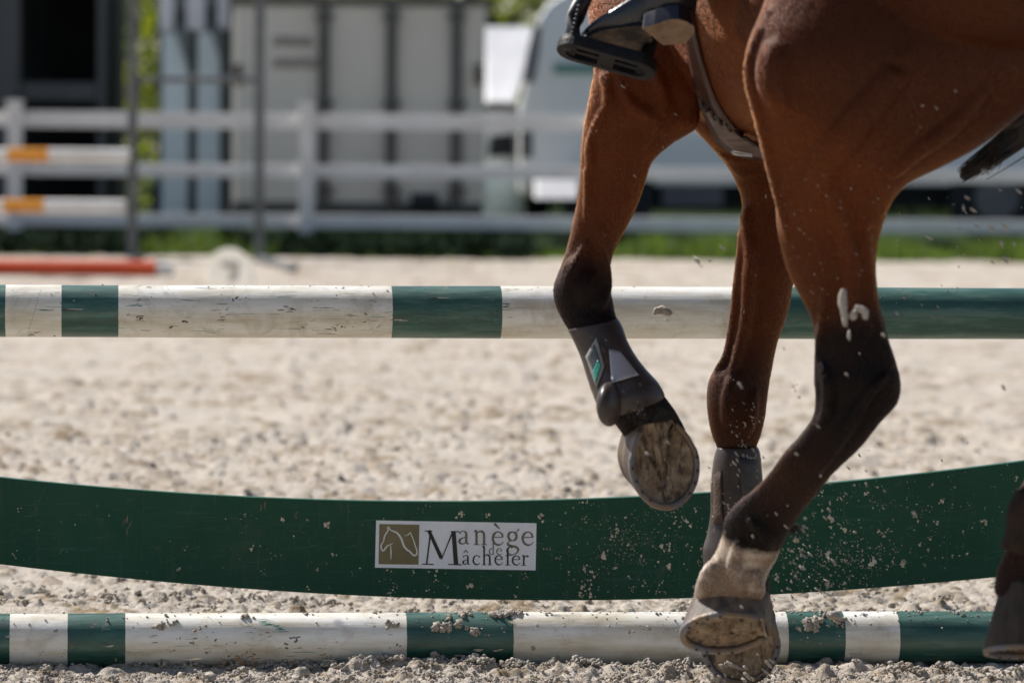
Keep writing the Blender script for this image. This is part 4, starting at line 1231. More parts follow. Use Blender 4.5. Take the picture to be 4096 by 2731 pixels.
def girth_part(name, f0, f1, lift, material, parent, th, i0=0, i1=None):
    A = [np.array(a, float) for a in GL][i0:i1]; B = [np.array(b, float) for b in GR][i0:i1]
    rows = []
    for i in range(len(A) - 1):
        for j in range(5):
            tt = j / 5
            a = crom(A[max(i - 1, 0)], A[i], A[i + 1], A[min(i + 2, len(A) - 1)], tt)
            b = crom(B[max(i - 1, 0)], B[i], B[i + 1], B[min(i + 2, len(B) - 1)], tt)
            rows.append((a, b))
    mb = MB(); vs = []; nn = 5
    last = None
    for a, b in rows:
        ys_ = []
        for q in range(nn):
            f = f0 + (f1 - f0) * q / (nn - 1)
            p = a + (b - a) * f
            hpt = surf(*z1(*p)); s_ = girth_y(p)
            if hpt is not None and -1.27 < hpt.y < s_ + .02: s_ = hpt.y + .010
            ys_.append((p, s_))
        for p, s_ in ys_:
            vs.append(P(*z1(*p), s_ - lift))
    fs = [(i * nn + q, i * nn + q + 1, (i + 1) * nn + q + 1, (i + 1) * nn + q) for i in range(len(rows) - 1) for q in range(nn - 1)]
    mb.add(vs, fs)
    o = mb.build(name, material, parent, smooth=True)
    s_ = o.modifiers.new('thick', 'SOLIDIFY'); s_.thickness = th; s_.offset = 0.0
    return o
def girth_y(p):
    # depth of the strap: hugging the barrel, which falls away from the camera towards its underside
    f = min(max((p[1] - 100) / 1400, 0), 1)
    return -0.995 + 0.0 * f + 0.13 * f ** 2.5
girth = girth_part('girth', 0, 1, 0.02, M_LEATHER, None, 0.008)
tag(girth, 'brown leather girth strap buckled round the belly of the bay horse', 'girth')
g2 = girth_part('highlight_panel', 0.18, 0.86, 0.027, M_LEATHER2, girth, 0.004, 4, None)
mb = MB()
bp = [P(*z1(1830, 1420), -.925), P(*z1(1850, 1445), -.925), P(*z1(2020, 1468), -.925), P(*z1(2010, 1450), -.925), P(*z1(1880, 1425), -.925)]
mb.tube(bp + [bp[0]], .0028, 8); mb.build('buckle', mat('buckle_steel', (.5, .5, .48), .3, .8), girth, smooth=True)

# rider's left leg and boot
M_BLK = mat('boot_leather', (0.012, 0.013, 0.018), 0.24, 0, 0.6); t = NT(M_BLK); v = t.coord()
t.bump(t.noise(v, 40, 5, .6), 0.12, 0.003)
t.l(t.ramp(t.noise(v, 20, 5, .6), [(.3, .2), (.7, .4)]), t.b.inputs['Roughness'])
M_SOLE_T = worn('sandy_sole', (0.30, 0.20, 0.125), (0.17, 0.115, 0.075), 0.9, 60, 0.5, lo=.4, hi=.7)
M_SOLE_D = worn('worn_sole', (0.045, 0.035, 0.028), (0.26, 0.185, 0.12), 0.85, 22, 0.4, lo=.42, hi=.7)
M_BREECH = worn('breeches', (0.45, 0.43, 0.40), (0.55, 0.53, 0.5), .9, 20, .2)
YB = -1.22
def zsec(lx, ly, rx, ry, Y, dr, k=0): return sec(*z1(lx, ly), *z1(rx, ry), Y, dr, k)
# breeches: thigh down into the boot top (above the frame)
mb = MB()
legsec = [zsec(1060, -900, 1560, -850, YB, .8), zsec(960, -1300, 1620, -1250, YB + .02, .8), zsec(900, -1700, 1700, -1500, YB + .06, .8), zsec(1300, -2300, 1900, -1900, YB + .12, .8), zsec(2000, -2600, 2300, -1900, YB + .16, .8)]
vs, fs, _ = loft(legsec, 24, 4, 2.1); mb.add(vs, fs)
person = mb.build('person', M_BREECH, None, smooth=True)
tag(person, 'rider in black leather riding boot with heel down in the stirrup', 'person')
mb = MB()
shaft = [zsec(1050, -1000, 1560, -950, YB, .8), zsec(1060, -500, 1540, -500, YB, .8), zsec(1020, -180, 1520, -150, YB, .78), zsec(960, -20, 1500, 60, YB, .62), zsec(900, 60, 1480, 170, YB, .45)]
vs, fs, _ = loft(shaft, 30, 4, 2.2); mb.add(vs, fs)
foot = [zsec(1480, 20, 1470, 235, YB, .40), zsec(1380, -60, 1370, 215, YB, .36), zsec(1250, -110, 1220, 190, YB - .005, .32), zsec(1100, -100, 1060, 210, YB - .01, .30), zsec(960, -60, 985, 235, YB - .01, .34), zsec(840, 0, 900, 245, YB - .01, .40),
        zsec(730, 70, 780, 265, YB - .01, .50), zsec(610, 140, 660, 285, YB - .005, .68), zsec(520, 205, 560, 305, YB, .85), zsec(455, 262, 480, 330, YB, .9), zsec(400, 312, 415, 345, YB + .005, .8)]
vs, fs, _ = loft(foot, 30, 4, 2.3); mb.add(vs, fs)
tb = bpy.data.objects.new('tmpb', mb.mesh('tmpb')); COL.objects.link(tb)
rm = tb.modifiers.new('r', 'REMESH'); rm.mode = 'VOXEL'; rm.voxel_size = 0.0032; rm.use_smooth_shade = True
sm = tb.modifiers.new('s', 'SMOOTH'); sm.factor = .5; sm.iterations = 4
dg = bpy.context.evaluated_depsgraph_get()
bme = bpy.data.meshes.new_from_object(tb.evaluated_get(dg)); bpy.data.objects.remove(tb)
rboot = link('riding_boot', bme, M_BLK, person)
def slab(poly, Y, dY, th_vec, material, name, parent, bevel=0.0015, edgemat=None):
    "poly: crop pixels of the lower face, dY: per-point depth, th_vec: upward thickness"
    mb = MB(); n = len(poly)
    lo = [P(*z1(*p), Y + d) for p, d in zip(poly, dY)]
    cc = sum(lo, Vector()) / n
    hi = [cc + (p - cc) * .93 + th_vec for p in lo]
    mb.add(lo + hi, [tuple(range(n))], 1 if edgemat else 0)
    mb.add(lo + hi, [tuple(range(2 * n - 1, n - 1, -1))], 0)
    mb.add(lo + hi, [(i, i + n, (i + 1) % n + n, (i + 1) % n) for i in range(n)], 0)
    return mb.build(name, [material, edgemat] if edgemat else material, parent, smooth=False, bevel=bevel)
# tread and heel, lower faces turned towards the camera and down
slab([(440, 362), (520, 322), (640, 285), (780, 262), (975, 245), (1040, 300), (1085, 385), (1030, 450), (950, 478), (760, 448), (590, 408), (480, 380)], YB + .02,
     [-.02, -.03, -.035, -.04, -.045, -.03, .0, .03, .03, .02, .01, .0], Vector((0, .012, .012)), M_BLK, 'sole', rboot, .001, M_SOLE_D)
slab([(975, 266), (1090, 355), (1180, 428), (1290, 422), (1400, 398), (1478, 320), (1472, 250), (1400, 205), (1330, 183), (1240, 186), (1100, 232)], YB - .01,
     [-.035, -.01, .012, .015, .015, .0, -.02, -.035, -.04, -.04, -.04], Vector((0, .012, .024)), M_BLK, 'heel', rboot, .0035, M_SOLE_T)

# stirrup
M_IRON = mat('black_iron', (0.006, 0.0065, 0.008), 0.38, 0.0, 0.4)
M_IRON2 = worn('dusty_iron', (0.005, 0.0045, 0.0045), (0.026, 0.020, 0.015), 0.5, 40, 0.2, spec=.25, lo=.5, hi=.8)
st_root = empty('stirrup', P(*z1(640, 560), -1.240))
tag(st_root, 'black stirrup iron with slotted tread under the rider boot', 'stirrup')
# tread frame: long axis a, short axis b (depth), up c
cA, cB = P(*z1(345, 505), -1.240), P(*z1(940, 672), -1.240)
ctr = (cA + cB) / 2; la = (cB - cA).normalized()
nn_ = Vector((0.05, -.42, -.9)); nn_ = (nn_ - la * nn_.dot(la)).normalized(); sb = nn_.cross(la).normalized()
hl = (cB - cA).length / 2; hb_ = 0.029
def TR(x, y, z): return ctr + la * x + sb * y - nn_ * z
def stadium(L, W, n=14):
    pts = []
    for i in range(n + 1):
        a = -math.pi / 2 + math.pi * i / n; pts.append((L + W * math.cos(a), W * math.sin(a)))
    for i in range(n + 1):
        a = math.pi / 2 + math.pi * i / n; pts.append((-L + W * math.cos(a), W * math.sin(a)))
    return pts
mb = MB()
outer = stadium(hl, hb_); inner = stadium(hl - .004, hb_ - .011)
N = len(outer)
lo = [TR(x, y, 0) for x, y in outer]; li = [TR(x, y, 0) for x, y in inner]; ho = [TR(x * 1.01, y * 1.02, .010) for x, y in outer]; h2 = [TR(x, y, .020) for x, y in outer]; hi_ = [TR(x, y, .020) for x, y in inner]
vs = lo + ho + h2 + hi_ + li
fs = []
for i in range(N):
    j = (i + 1) % N
    for q in range(5):
        q2 = (q + 1) % 5
        fs.append((q * N + i, q * N + j, q2 * N + j, q2 * N + i))
mb.add(vs, fs)
mb.build('tread_frame', M_IRON2, st_root, bevel=.0008)
mb = MB()
def tbox(x0, x1, y0, y1, z0, z1_):
    mb.quadbox([TR(x0, y0, z0), TR(x1, y0, z0), TR(x1, y1, z0), TR(x0, y1, z0), TR(x0, y0, z1_), TR(x1, y0, z1_), TR(x1, y1, z1_), TR(x0, y1, z1_)])
tbox(-.013, .013, -hb_ + .008, hb_ - .008, .001, .015)
tbox(-hl - .008, hl + .008, -.0045, .0045, .003, .014)
tbox(-hl - .02, -hl + .002, -hb_ + .012, hb_ - .012, .003, .016)
tbox(hl - .002, hl + .02, -hb_ + .012, hb_ - .012, .003, .016)
mb.build('cross_bars', M_IRON2, st_root, bevel=.0008)
mb = MB()
mb.tube([P(*z1(345, 470), -1.240), P(*z1(322, 350), -1.240), P(*z1(350, 180), -1.230), P(*z1(420, 10), -1.210), P(*z1(500, -150), -1.190)], [.0165, .0155, .0150, .0145, .013], 14)
mb.build('arm', M_IRON, st_root, smooth=True)
mb = MB()
mb.tube([P(*z1(985, 640), -1.210), P(*z1(1030, 520), -1.190), P(*z1(1075, 400), -1.170), P(*z1(1120, 250), -1.160), P(*z1(1050, 0), -1.160), P(*z1(760, -200), -1.170), P(*z1(500, -160), -1.190)], [.013, .012, .011, .010, .010, .010, .010], 12)
mb.build('arm', M_IRON, st_root, smooth=True)
mb = MB()
for q in range(7):
    f = q / 6; p = P(*z1(395 - 62 * f, 60 + 250 * f), -1.258 + 0.004 * f)
    mb.add(*ellipsoid(p, [Vector((.0042, 0, 0)), Vector((0, .003, 0)), Vector((0, 0, .003))], 6, 8))
mb.build('rubber_studs', M_IRON, st_root, smooth=True)

# ------------------------------------------------------------------ flying sand
items = []
def air(x, y, r, Y): p = PD(x, y, Y); items.append((p.x, p.y, p.z, r, .8))
for x, y in ((1602, 598), (1630, 597), (1660, 570), (1610, 611), (2060, 553), (2195, 210), (2119, 244), (2135, 545), (2245, 520), (2275, 523), (2310, 522), (2190, 470), (2213, 478), (2222, 455), (2235, 482), (2300, 560), (2312, 530), (2330, 560), (2310, 595), (2280, 600), (2340, 440), (2215, 585),
             (1822, 887), (1826, 897), (1835, 912), (1700, 885), (1880, 980), (2305, 890), (2265, 395), (1830, 1043), (1905, 1110), (1530, 735), (1488, 1042), (2030, 770), (2060, 720), (1950, 770), (2100, 1180), (1850, 1190), (1945, 860), (1800, 800)):
    air(x, y, random.uniform(.0012, .0034), random.uniform(-1.75, -1.55))
for _ in range(190): air(random.gauss(1850, 55), random.gauss(1300, 120), .0005 + .0022 * random.random() ** 2.5, random.uniform(-1.35, -0.5))
for _ in range(70): air(random.gauss(2150, 130), random.gauss(500, 220), random.uniform(.0006, .0016), random.uniform(-1.7, -0.4))
for _ in range(60): air(random.gauss(1850, 120), random.gauss(1200, 130), random.uniform(.0006, .0020), random.uniform(-1.5, -0.5))
for _ in range(50): air(random.gauss(1700, 60), random.gauss(1540, 18), random.uniform(.001, .004), random.uniform(-.85, -.6))
tag(link('flying_sand', clod_mesh('flying_sand', items, CL, True), M_CLOD), 'small grains of sand thrown up into the air by the hooves', 'sand', kind='stuff')
for parts, Y, lab in (([(1937, 664, .0035), (1936, 678, .0058), (1935, 695, .0062), (1938, 712, .0050), (1940, 730, .0044), (1941, 750, .0030)], -1.72, 'long pale sand clod flying upright beside the hind leg'),
                      ([(1960, 734, .0030), (1960, 726, .0052), (1963, 718, .0048), (1968, 714, .0025)], -1.72, 'smallest rounded sand clod flying between two longer ones at the hind leg'),
                      ([(1964, 704, .0030), (1974, 709, .0050), (1983, 714, .0056), (1988, 722, .0052), (1986, 732, .003)], -1.72, 'bent pale sand clod flying rightmost beside the hind leg'),
                      ([(1502, 722, .003), (1508, 714, .006), (1520, 712, .0075), (1534, 717, .0065), (1542, 722, .003)], -.55, 'crumbling sand clod in the air before the white pole between the forelegs'),
                      ([(1900, 1415, .004), (1908, 1412, .0075), (1918, 1414, .0085), (1926, 1420, .006), (1920, 1430, .003)], -.50, 'crumbly sand clod flying low before the green band of the ground pole')):
    mb = MB(); A = [np.array(p_) for p_ in parts]; S = []
    for i in range(len(A) - 1):
        a, b, c, d = A[max(i - 1, 0)], A[i], A[i + 1], A[min(i + 2, len(A) - 1)]
        for j in range(4): S.append(crom(a, b, c, d, j / 4))
    S.append(A[-1])
    mb.tube([PD(q[0], q[1], Y) for q in S], [max(q[2], .001) for q in S], 14)
    mb.v = [tuple(Vector(p_) + mnoise.noise_vector(Vector(p_) * 230) * .0018 + mnoise.noise_vector(Vector(p_) * 600) * .0012) for p_ in mb.v]
    tag(mb.build('sand_clod', M_CLOD, smooth=True), lab, 'sand clod', 'bigger clods in the air')

# ------------------------------------------------------------------ background: fence, jump stand, vehicles, trees
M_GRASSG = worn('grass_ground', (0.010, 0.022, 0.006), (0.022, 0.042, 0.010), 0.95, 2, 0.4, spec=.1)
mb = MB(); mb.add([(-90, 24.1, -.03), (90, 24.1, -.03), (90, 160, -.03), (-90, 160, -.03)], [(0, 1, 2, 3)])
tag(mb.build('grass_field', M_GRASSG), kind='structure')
mb = MB(); mb.add([(-90, -40, -.10), (90, -40, -.10), (90, 24.2, -.10), (-90, 24.2, -.10)], [(0, 1, 2, 3)])
tag(mb.build('ground', sand_mat('far_sand', .3)), kind='structure')
# grass blades
m = mat('grass_blade', (0.08, 0.16, 0.02), .6, 0, .3); t = NT(m)
v = t.coord(); t.base(t.ramp(t.noise(v, 1.4, 4), [(.3, (.05, .09, .014)), (.7, (.17, .22, .045))]))
tr = t.t.nodes.new('ShaderNodeBsdfTranslucent'); tr.inputs[0].default_value = (.13, .20, .03, 1)
ms = t.t.nodes.new('ShaderNodeMixShader'); ms.inputs[0].default_value = .45
out = [n_ for n_ in t.t.nodes if n_.type == 'OUTPUT_MATERIAL'][0]
t.l(t.b.outputs[0], ms.inputs[1]); t.l(tr.outputs[0], ms.inputs[2]); t.l(ms.outputs[0], out.inputs[0])
M_BLADE = m
mb = MB(); vs = []; fs = []
def blade(x, y, h, w):
    b = len(vs); a = random.uniform(0, 3.14); lx, ly = random.gauss(0, .3) * h, random.gauss(0, .3) * h
    dx, dy = math.cos(a) * w, math.sin(a) * w
    vs.extend([(x - dx, y - dy, -.03), (x + dx, y + dy, -.03), (x + dx * .7 + lx * .4, y + dy * .7 + ly * .4, h * .6), (x - dx * .7 + lx * .4, y - dy * .7 + ly * .4, h * .6), (x + lx, y + ly, h)])
    fs.extend([(b, b + 1, b + 2, b + 3), (b + 3, b + 2, b + 4)])
for _ in range(15000):
    x = random.uniform(-6, 8); y = random.uniform(24.15, 26.3)
    sx_ = x / 33.0 * FPX / K + 1176
    tall = 1.0 if (sx_ > 1360 or 340 < sx_ < 640) else 0.2
    blade(x, y, tall * random.uniform(.06, .16) * (1 + .5 * math.sin(x * 7) * math.sin(x * 2.3)), .008)
mb.add(vs, fs)
tag(mb.build('grass', M_BLADE), 'green grass along the arena edge below the white fence', 'grass', kind='stuff')

M_FENCE_SHADE = worn('shade_leaves', (0.003, 0.011, 0.003), (0.006, 0.020, 0.005), .9, 3, .2, spec=.08)  # near-black leaf strip stands in for the shade below the fence
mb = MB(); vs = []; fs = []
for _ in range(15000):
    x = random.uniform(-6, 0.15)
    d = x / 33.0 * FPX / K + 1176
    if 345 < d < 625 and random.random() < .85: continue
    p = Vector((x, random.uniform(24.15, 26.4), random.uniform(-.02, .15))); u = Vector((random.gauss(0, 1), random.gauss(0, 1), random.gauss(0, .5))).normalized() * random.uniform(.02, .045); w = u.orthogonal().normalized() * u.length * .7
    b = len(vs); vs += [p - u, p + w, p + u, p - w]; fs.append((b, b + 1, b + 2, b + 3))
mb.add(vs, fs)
tag(mb.build('shade_cover', M_FENCE_SHADE), 'near-black leaves added as the shade under the left part of the fence', 'ground cover', kind='stuff')
# white three rail fence
M_WHITE = worn('fence_white', (0.72, 0.69, 0.67), (0.88, 0.85, 0.82), .6, 3, .05)
FY = 25.5
fence = empty('arena_fence', (0, FY, 0))
tag(fence, 'white three rail fence along the far side of the sand arena', 'fence')
for z, hh in ((1.02, .062), (.63, .050), (.235, .052)):
    mb = MB(); mb.box((-12, FY + .02, z - hh), (14, FY + .06, z + hh)); mb.build('rail', M_WHITE, fence, bevel=.006)
for i in range(-3, 7):
    if i == 2: continue
    x = -1.62 + 2.29 * i
    mb = MB(); mb.box((x - .058, FY - .055, -.05), (x + .058, FY + .016, 1.13)); mb.box((x - .064, FY - .062, 1.13), (x + .064, FY + .07, 1.165)); mb.build('post', M_WHITE, fence, bevel=.006)

# jump wing and rails beyond, left
M_STEEL = worn('painted_steel', (0.085, 0.09, 0.095), (0.14, 0.145, 0.15), .45, 6, .05)
WY = 22.9
wing = empty('jump_stand', PD(450, 600, WY) * 1.0)
tag(wing, 'grey steel jump stand with two uprights behind the orange and white rails', 'jump stand')
def upt(x, y0, y1, w, Y, nm='upright'):
    mb = MB(); a = PD(x, y0, Y); b = PD(x, y1, Y)
    mb.box((a.x - w, Y - w, b.z), (a.x + w, Y + w, a.z)); mb.build(nm, M_STEEL, wing, bevel=.004)
upt(306, -120, 602, .034, WY); upt(598, -120, 606, .034, WY)
mb = MB(); a = PD(306, 182, WY); b = PD(598, 184, WY); mb.tube([a, b], .022, 8); mb.build('cross_bar', M_STEEL, wing)
mb = MB(); a = PD(306, -100, WY); b = PD(598, -98, WY); mb.tube([a, b], .022, 8); mb.build('cross_bar', M_STEEL, wing)
for x, dx in ((306, -22), (598, 80)):
    mb = MB(); a = PD(x, 596, WY); b = PD(x + dx, 636, 20.6); b.z = max(b.z, .03); mb.tube([a, b], [.03, .026], 8); mb.build('foot', M_STEEL, wing)
    mb = MB(); b2 = Vector((a.x, WY + .6, .0)); mb.tube([a, b2], .028, 8); mb.build('foot', M_STEEL, wing)
M_ORW = mat('orange_white_paint', (.7, .7, .68), .45); t = NT(M_ORW)
M_ORANGE = worn('orange_paint', (0.72, 0.27, 0.012), (0.80, 0.34, 0.03), .45, 4, .03)
M_WPAINT = worn('rail_white_paint', (0.66, 0.62, 0.57), (0.80, 0.78, 0.74), .45, 4, .03)
def rail(bands, yc, Y, r, label, xr, group='orange and white rails in the stand'):
    "bands: list of (x0, x1, material)"
    root = empty('jump_rail', PD(xr, yc, Y)); tag(root, label, 'jump rail', group)
    z = PD(xr, yc, Y).z
    mb = MB(); mats = []
    for x0, x1, mt in bands:
        if mt not in mats: mats.append(mt)
        a, b = PD(x0, yc, Y).x, PD(x1, yc, Y).x
        mb.tube([(a, Y, z), (b, Y, z)], r, 20, mi=mats.index(mt))
    mb.build('painted_bar', mats, root, smooth=False)
    return root
rail([(-900, -640, M_WPAINT), (-640, -330, M_ORANGE), (-330, 18, M_WPAINT), (18, 112, M_ORANGE), (112, 298, M_WPAINT)], 357, WY - .06, .047, 'upper orange and white rail hanging in the distant steel stand', 200)
rail([(-900, -640, M_WPAINT), (-640, -340, M_ORANGE), (-340, 8, M_WPAINT), (8, 102, M_ORANGE), (102, 288, M_WPAINT)], 474, WY - .08, .047, 'lower orange and white rail hanging in the distant steel stand', 200)
M_RED = worn('red_orange_paint', (0.60, 0.060, 0.012), (0.70, 0.10, 0.025), .5, 4, .05)
r3 = empty('ground_pole', PD(180, 620, 19.6)); tag(r3, 'red orange ground pole with a pale end cap lying on the sand far left', 'ground pole')
zc = .05
mb = MB(); a = PD(-700, 620, 19.6); b = PD(360, 620, 19.6); mb.tube([(a.x, 19.6, zc), (b.x, 19.6, zc)], .052, 18); mb.build('bar', M_RED, r3)
mb = MB(); c = PD(400, 620, 19.6); mb.tube([(b.x, 19.6, zc), (b.x + .03, 19.6, zc), (c.x, 19.6, zc - .012)], [.048, .044, .034], 16); mb.build('end_cap', M_WPAINT, r3)
# white rounded block with a dark number
BKY = 18.9
blk_root = empty('marker_block', PD(527, 645, BKY)); tag(blk_root, 'white round topped block with a dark figure seven on the far sand', 'marker block')
def leaning(poly, Y, lean, dY, material, name, parent, lift=0.0, bevel=.006):
    z0 = PD(527, 655, Y).z; n = len(poly); vs = []
    for x, y in poly:
        p = PD(x, y, Y)
        for _ in range(3): p = PD(x, y, Y + max(0, p.z - z0) * lean - lift)
        vs.append(p)
    vs = vs + [Vector((p.x, p.y + dY * .5, p.z - dY * .7)) for p in vs]
    mb = MB(); mb.add(vs, [tuple(range(n)), tuple(range(2 * n - 1, n - 1, -1))] + [(i, i + n, (i + 1) % n + n, (i + 1) % n) for i in range(n)])
    return mb.build(name, material, parent, bevel=bevel)
leaning([(474, 655)] + [(527 - 53 * math.cos(a), 622 - 54 * math.sin(a)) for a in np.linspace(0, math.pi, 18)] + [(580, 655)], BKY, 1.6, .14, worn('cream_block', (0.46, 0.41, 0.33), (0.54, 0.49, 0.41), .6, 4, .05), 'block', blk_root)
leaning([(508, 600), (548, 600), (540, 648), (522, 650), (532, 612), (508, 610)], BKY, 1.6, .01, worn('number_paint', (.16, .14, .11), (.22, .19, .15), .6, 4, 0), 'number', blk_root, .012, 0)

# dark open shed, left
M_DGREY = worn('shed_steel', (0.055, 0.058, 0.062), (0.075, 0.078, 0.082), .6, 2, .03)
M_DARK = worn('dark_interior', (0.010, 0.013, 0.015), (0.016, 0.019, 0.022), .8, 2, 0)
BY = 28.6
shed = empty('shed', PD(120, 560, BY)); tag(shed, 'dark open fronted shed with grey steel frame behind the fence on the left', 'shed')
def pbox(x0, y0, x1, y1, Y, dY, material, name, parent, bevel=.01, z0=None):
    a = PD(x0, y1, Y); b = PD(x1, y0, Y)
    mb = MB(); mb.box((a.x, Y, a.z if z0 is None else z0), (b.x, Y + dY, b.z)); return mb.build(name, material, parent, bevel=bevel)
pbox(-420, -260, 46, 560, BY, .12, M_DGREY, 'side_wall', shed, z0=-.02)
pbox(46, -260, 222, -30, BY + .02, .12, M_DGREY, 'lintel', shed)
pbox(222, -260, 246, 560, BY, .12, M_DGREY, 'post', shed, z0=-.02)
pbox(46, 190, 222, 232, BY + .05, .06, M_DGREY, 'cross_beam', shed)
pbox(-380, -255, 240, 560, BY + 1.9, .1, M_DARK, 'back_wall', shed, z0=-.02)
pbox(-420, -290, 250, -262, BY - .1, 2.2, M_DGREY, 'roof', shed)
pbox(40, -255, 48, 560, BY + .14, 1.74, M_DARK, 'inner_wall', shed, z0=-.02)
pbox(236, -255, 246, 560, BY + .14, 1.74, M_DARK, 'inner_wall', shed, z0=-.02)

# pale blue double cabinet
M_PBLUE = worn('pale_blue_panel', (0.58, 0.68, 0.72), (0.66, 0.75, 0.78), .45, 3, .03)
M_PWHITE = worn('pale_white_panel', (0.62, 0.62, 0.66), (0.72, 0.72, 0.75), .5, 3, .03)
M_SEAM = worn('grey_seam', (0.11, 0.14, 0.145), (0.15, 0.17, 0.18), .6, 3, .0)
CY = 28.0
cab = empty('horse_trailer', PD(445, 560, CY)); tag(cab, 'pale blue and white trailer back with two ribbed doors beside the grey container', 'trailer')
pbox(362, -260, 530, 520, CY + .1, 1.9, M_SEAM, 'body', cab)
pbox(372, 74, 432, 516, CY, .08, M_PBLUE, 'door', cab)
pbox(452, 74, 506, 516, CY, .08, M_PBLUE, 'door', cab)
pbox(366, -250, 400, 70, CY - .02, .1, M_PWHITE, 'upper_panel', cab)
pbox(428, -250, 472, 70, CY - .02, .1, M_PWHITE, 'upper_panel', cab)
pbox(500, -250, 528, 70, CY - .02, .1, M_PWHITE, 'upper_panel', cab)
pbox(400, -250, 430, 20, CY + .02, .06, M_SEAM, 'vent', cab); pbox(472, -250, 500, 20, CY + .02, .06, M_SEAM, 'vent', cab)
for x in (400, 480):
    mb = MB(); a, b, c = PD(x, 60, CY), PD(x + 30, 60, CY), PD(x + 34, 160, CY)
    mb.add([a, b, c, a + Vector((0, .05, 0)), b + Vector((0, .05, 0)), c + Vector((0, .05, 0))], [(0, 2, 1), (3, 4, 5), (0, 1, 4, 3), (1, 2, 5, 4), (2, 0, 3, 5)])
    for v_ in range(len(mb.v)): mb.v[v_] = (mb.v[v_][0], mb.v[v_][1] - .06, mb.v[v_][2])
    mb.build('bracket', M_SEAM, cab)
for x in (372, 520):
    a = PD(x + 6, 520, CY + .8); mb = MB(); mb.tube([(a.x - .09, CY + .8, .24), (a.x + .09, CY + .8, .24)], .26, 24); mb.build('wheel', M_DARK, cab, smooth=False)

# grey container
M_CONT = mat('container_paint', (.3, .3, .28), .6); t = NT(M_CONT); v = t.coord()
t.base(t.ramp(t.noise(v, 1.2, 5, .6), [(.3, (.52, .50, .45)), (.7, (.60, .58, .525))])); t.bump(t.noise(v, 8, 3), .1, .01)
M_ROD = worn('door_rod', (0.055, 0.058, 0.055), (0.08, 0.08, 0.075), .5, 3, 0)
KY = 26.9
cont = empty('container', PD(820, 560, KY)); tag(cont, 'grey beige container with four door panels and dark locking bars', 'container')
pbox(532, 8, 1112, 500, KY + .06, 2.4, M_CONT, 'body', cont)
pbox(524, -4, 1118, 9, KY - .02, 2.55, M_ROD, 'roof_rim', cont)
xs_ = [534, 590, 745, 900, 1052, 1108]
for i in range(5):
    pbox(xs_[i] + 4, 14, xs_[i + 1] - 4, 470, KY + .02, .05, M_CONT, 'door_panel', cont, bevel=.02)
for x in (745, 900, 1050):
    p = PD(x, 0, KY - .03)
    mb = MB(); mb.tube([(p.x, KY - .03, PD(x, 492, KY).z), (p.x, KY - .03, PD(x, 12, KY).z)], .045, 10)
    for yy in (40, 240, 440):
        q_ = PD(x, yy, KY); mb.box((q_.x - .07, KY - .05, q_.z - .03), (q_.x + .07, KY + .01, q_.z + .03))
    mb.build('locking_bar', M_ROD, cont)
pbox(534, 466, 1108, 500, KY - .01, .08, M_ROD, 'sill', cont)
for x in (540, 1096):
    pbox(x - 4, 148, x + 14, 196, KY - .04, .06, worn('rusty_latch_%d' % x, (.05, .035, .02), (.08, .05, .03), .7, 4, 0), 'latch', cont)
M_FADED = worn('faded_letters', (.13, .12, .10), (.18, .17, .15), .7, 5, 0)
for row, y0, y1, x0, x1 in ((0, 84, 108, 630, 712), (1, 134, 158, 628, 720)):
    x = x0; mb = MB()
    while x < x1:
        w = random.uniform(7, 11); a = PD(x, y1, KY); b = PD(x + w, y0, KY)
        if True:
            s_ = .018
            mb.box((a.x, KY + .008, a.z), (a.x + s_, KY + .022, b.z))
            for zf in random.sample([0, .45, .86], 2):
                z = a.z + (b.z - a.z) * zf; mb.box((a.x + s_ + .001, KY + .008, z), (b.x, KY + .022, z + .016))
        x += w + 3
    mb.build('lettering', M_FADED, cont)
pbox(540, 500, 560, 562, KY + .2, .2, M_ROD, 'foot', cont, z0=-.02); pbox(1085, 500, 1105, 562, KY + .2, .2, M_ROD, 'foot', cont, z0=-.02)
mb = MB(); a = PD(975, 450, KY - .15)
mb.tube([(a.x - .11, KY - .12, a.z - .05), (a.x + .11, KY - .12, a.z - .05)], .075, 12); mb.build('hitch', M_DARK, cont)

# white board box beside the container
M_BRIGHT = worn('bright_white', (0.50, 0.50, 0.52), (0.58, 0.58, 0.59), .45, 3, .03)
# lorry: cab faces left, long body runs off to the right behind the horse
LY = 30.0
lor = empty('lorry', PD(1600, 540, LY)); tag(lor, 'pale grey horse lorry with teal stripe parked behind the horse', 'lorry')
M_LBODY = worn('lorry_body', (0.78, 0.79, 0.79), (0.85, 0.85, 0.85), .4, 2, .02)
M_TEALS = worn('teal_stripe', (0.10, 0.26, 0.22), (0.14, 0.31, 0.27), .5, 2, 0)
def prism(poly, Y, dY, material, name, parent, bevel=.015, lean=0.0):
    mb = MB(); n = len(poly)
    vs = [PD(x, y, Y) for x, y in poly]; z0 = min(p.z for p in vs)
    vs = [PD(q[0], q[1], Y + (p.z - z0) * lean) for q, p in zip(poly, vs)]
    vs = [tuple(p) for p in vs] + [(p.x, p.y + dY, p.z) for p in vs]
    mb.add(vs, [tuple(range(n)), tuple(range(2 * n - 1, n - 1, -1))] + [(i, i + n, (i + 1) % n + n, (i + 1) % n) for i in range(n)])
    return mb.build(name, material, parent, bevel=bevel)
prism([(1190, 452), (1192, 250), (1205, 190), (1225, 110), (1236, 40), (1262, 5), (1320, -30), (1420, -40), (1420, 430), (1330, 452)], LY, 2.1, M_LBODY, 'cab', lor, .05)
prism([(1424, -220), (2700, -220), (2700, 400), (1424, 400)], LY - .03, 2.2, M_LBODY, 'box_body', lor, .03)
prism([(1272, 146), (1416, 146), (1416, 170), (1272, 170)], LY - .03, .03, M_TEALS, 'stripe', lor, .0)
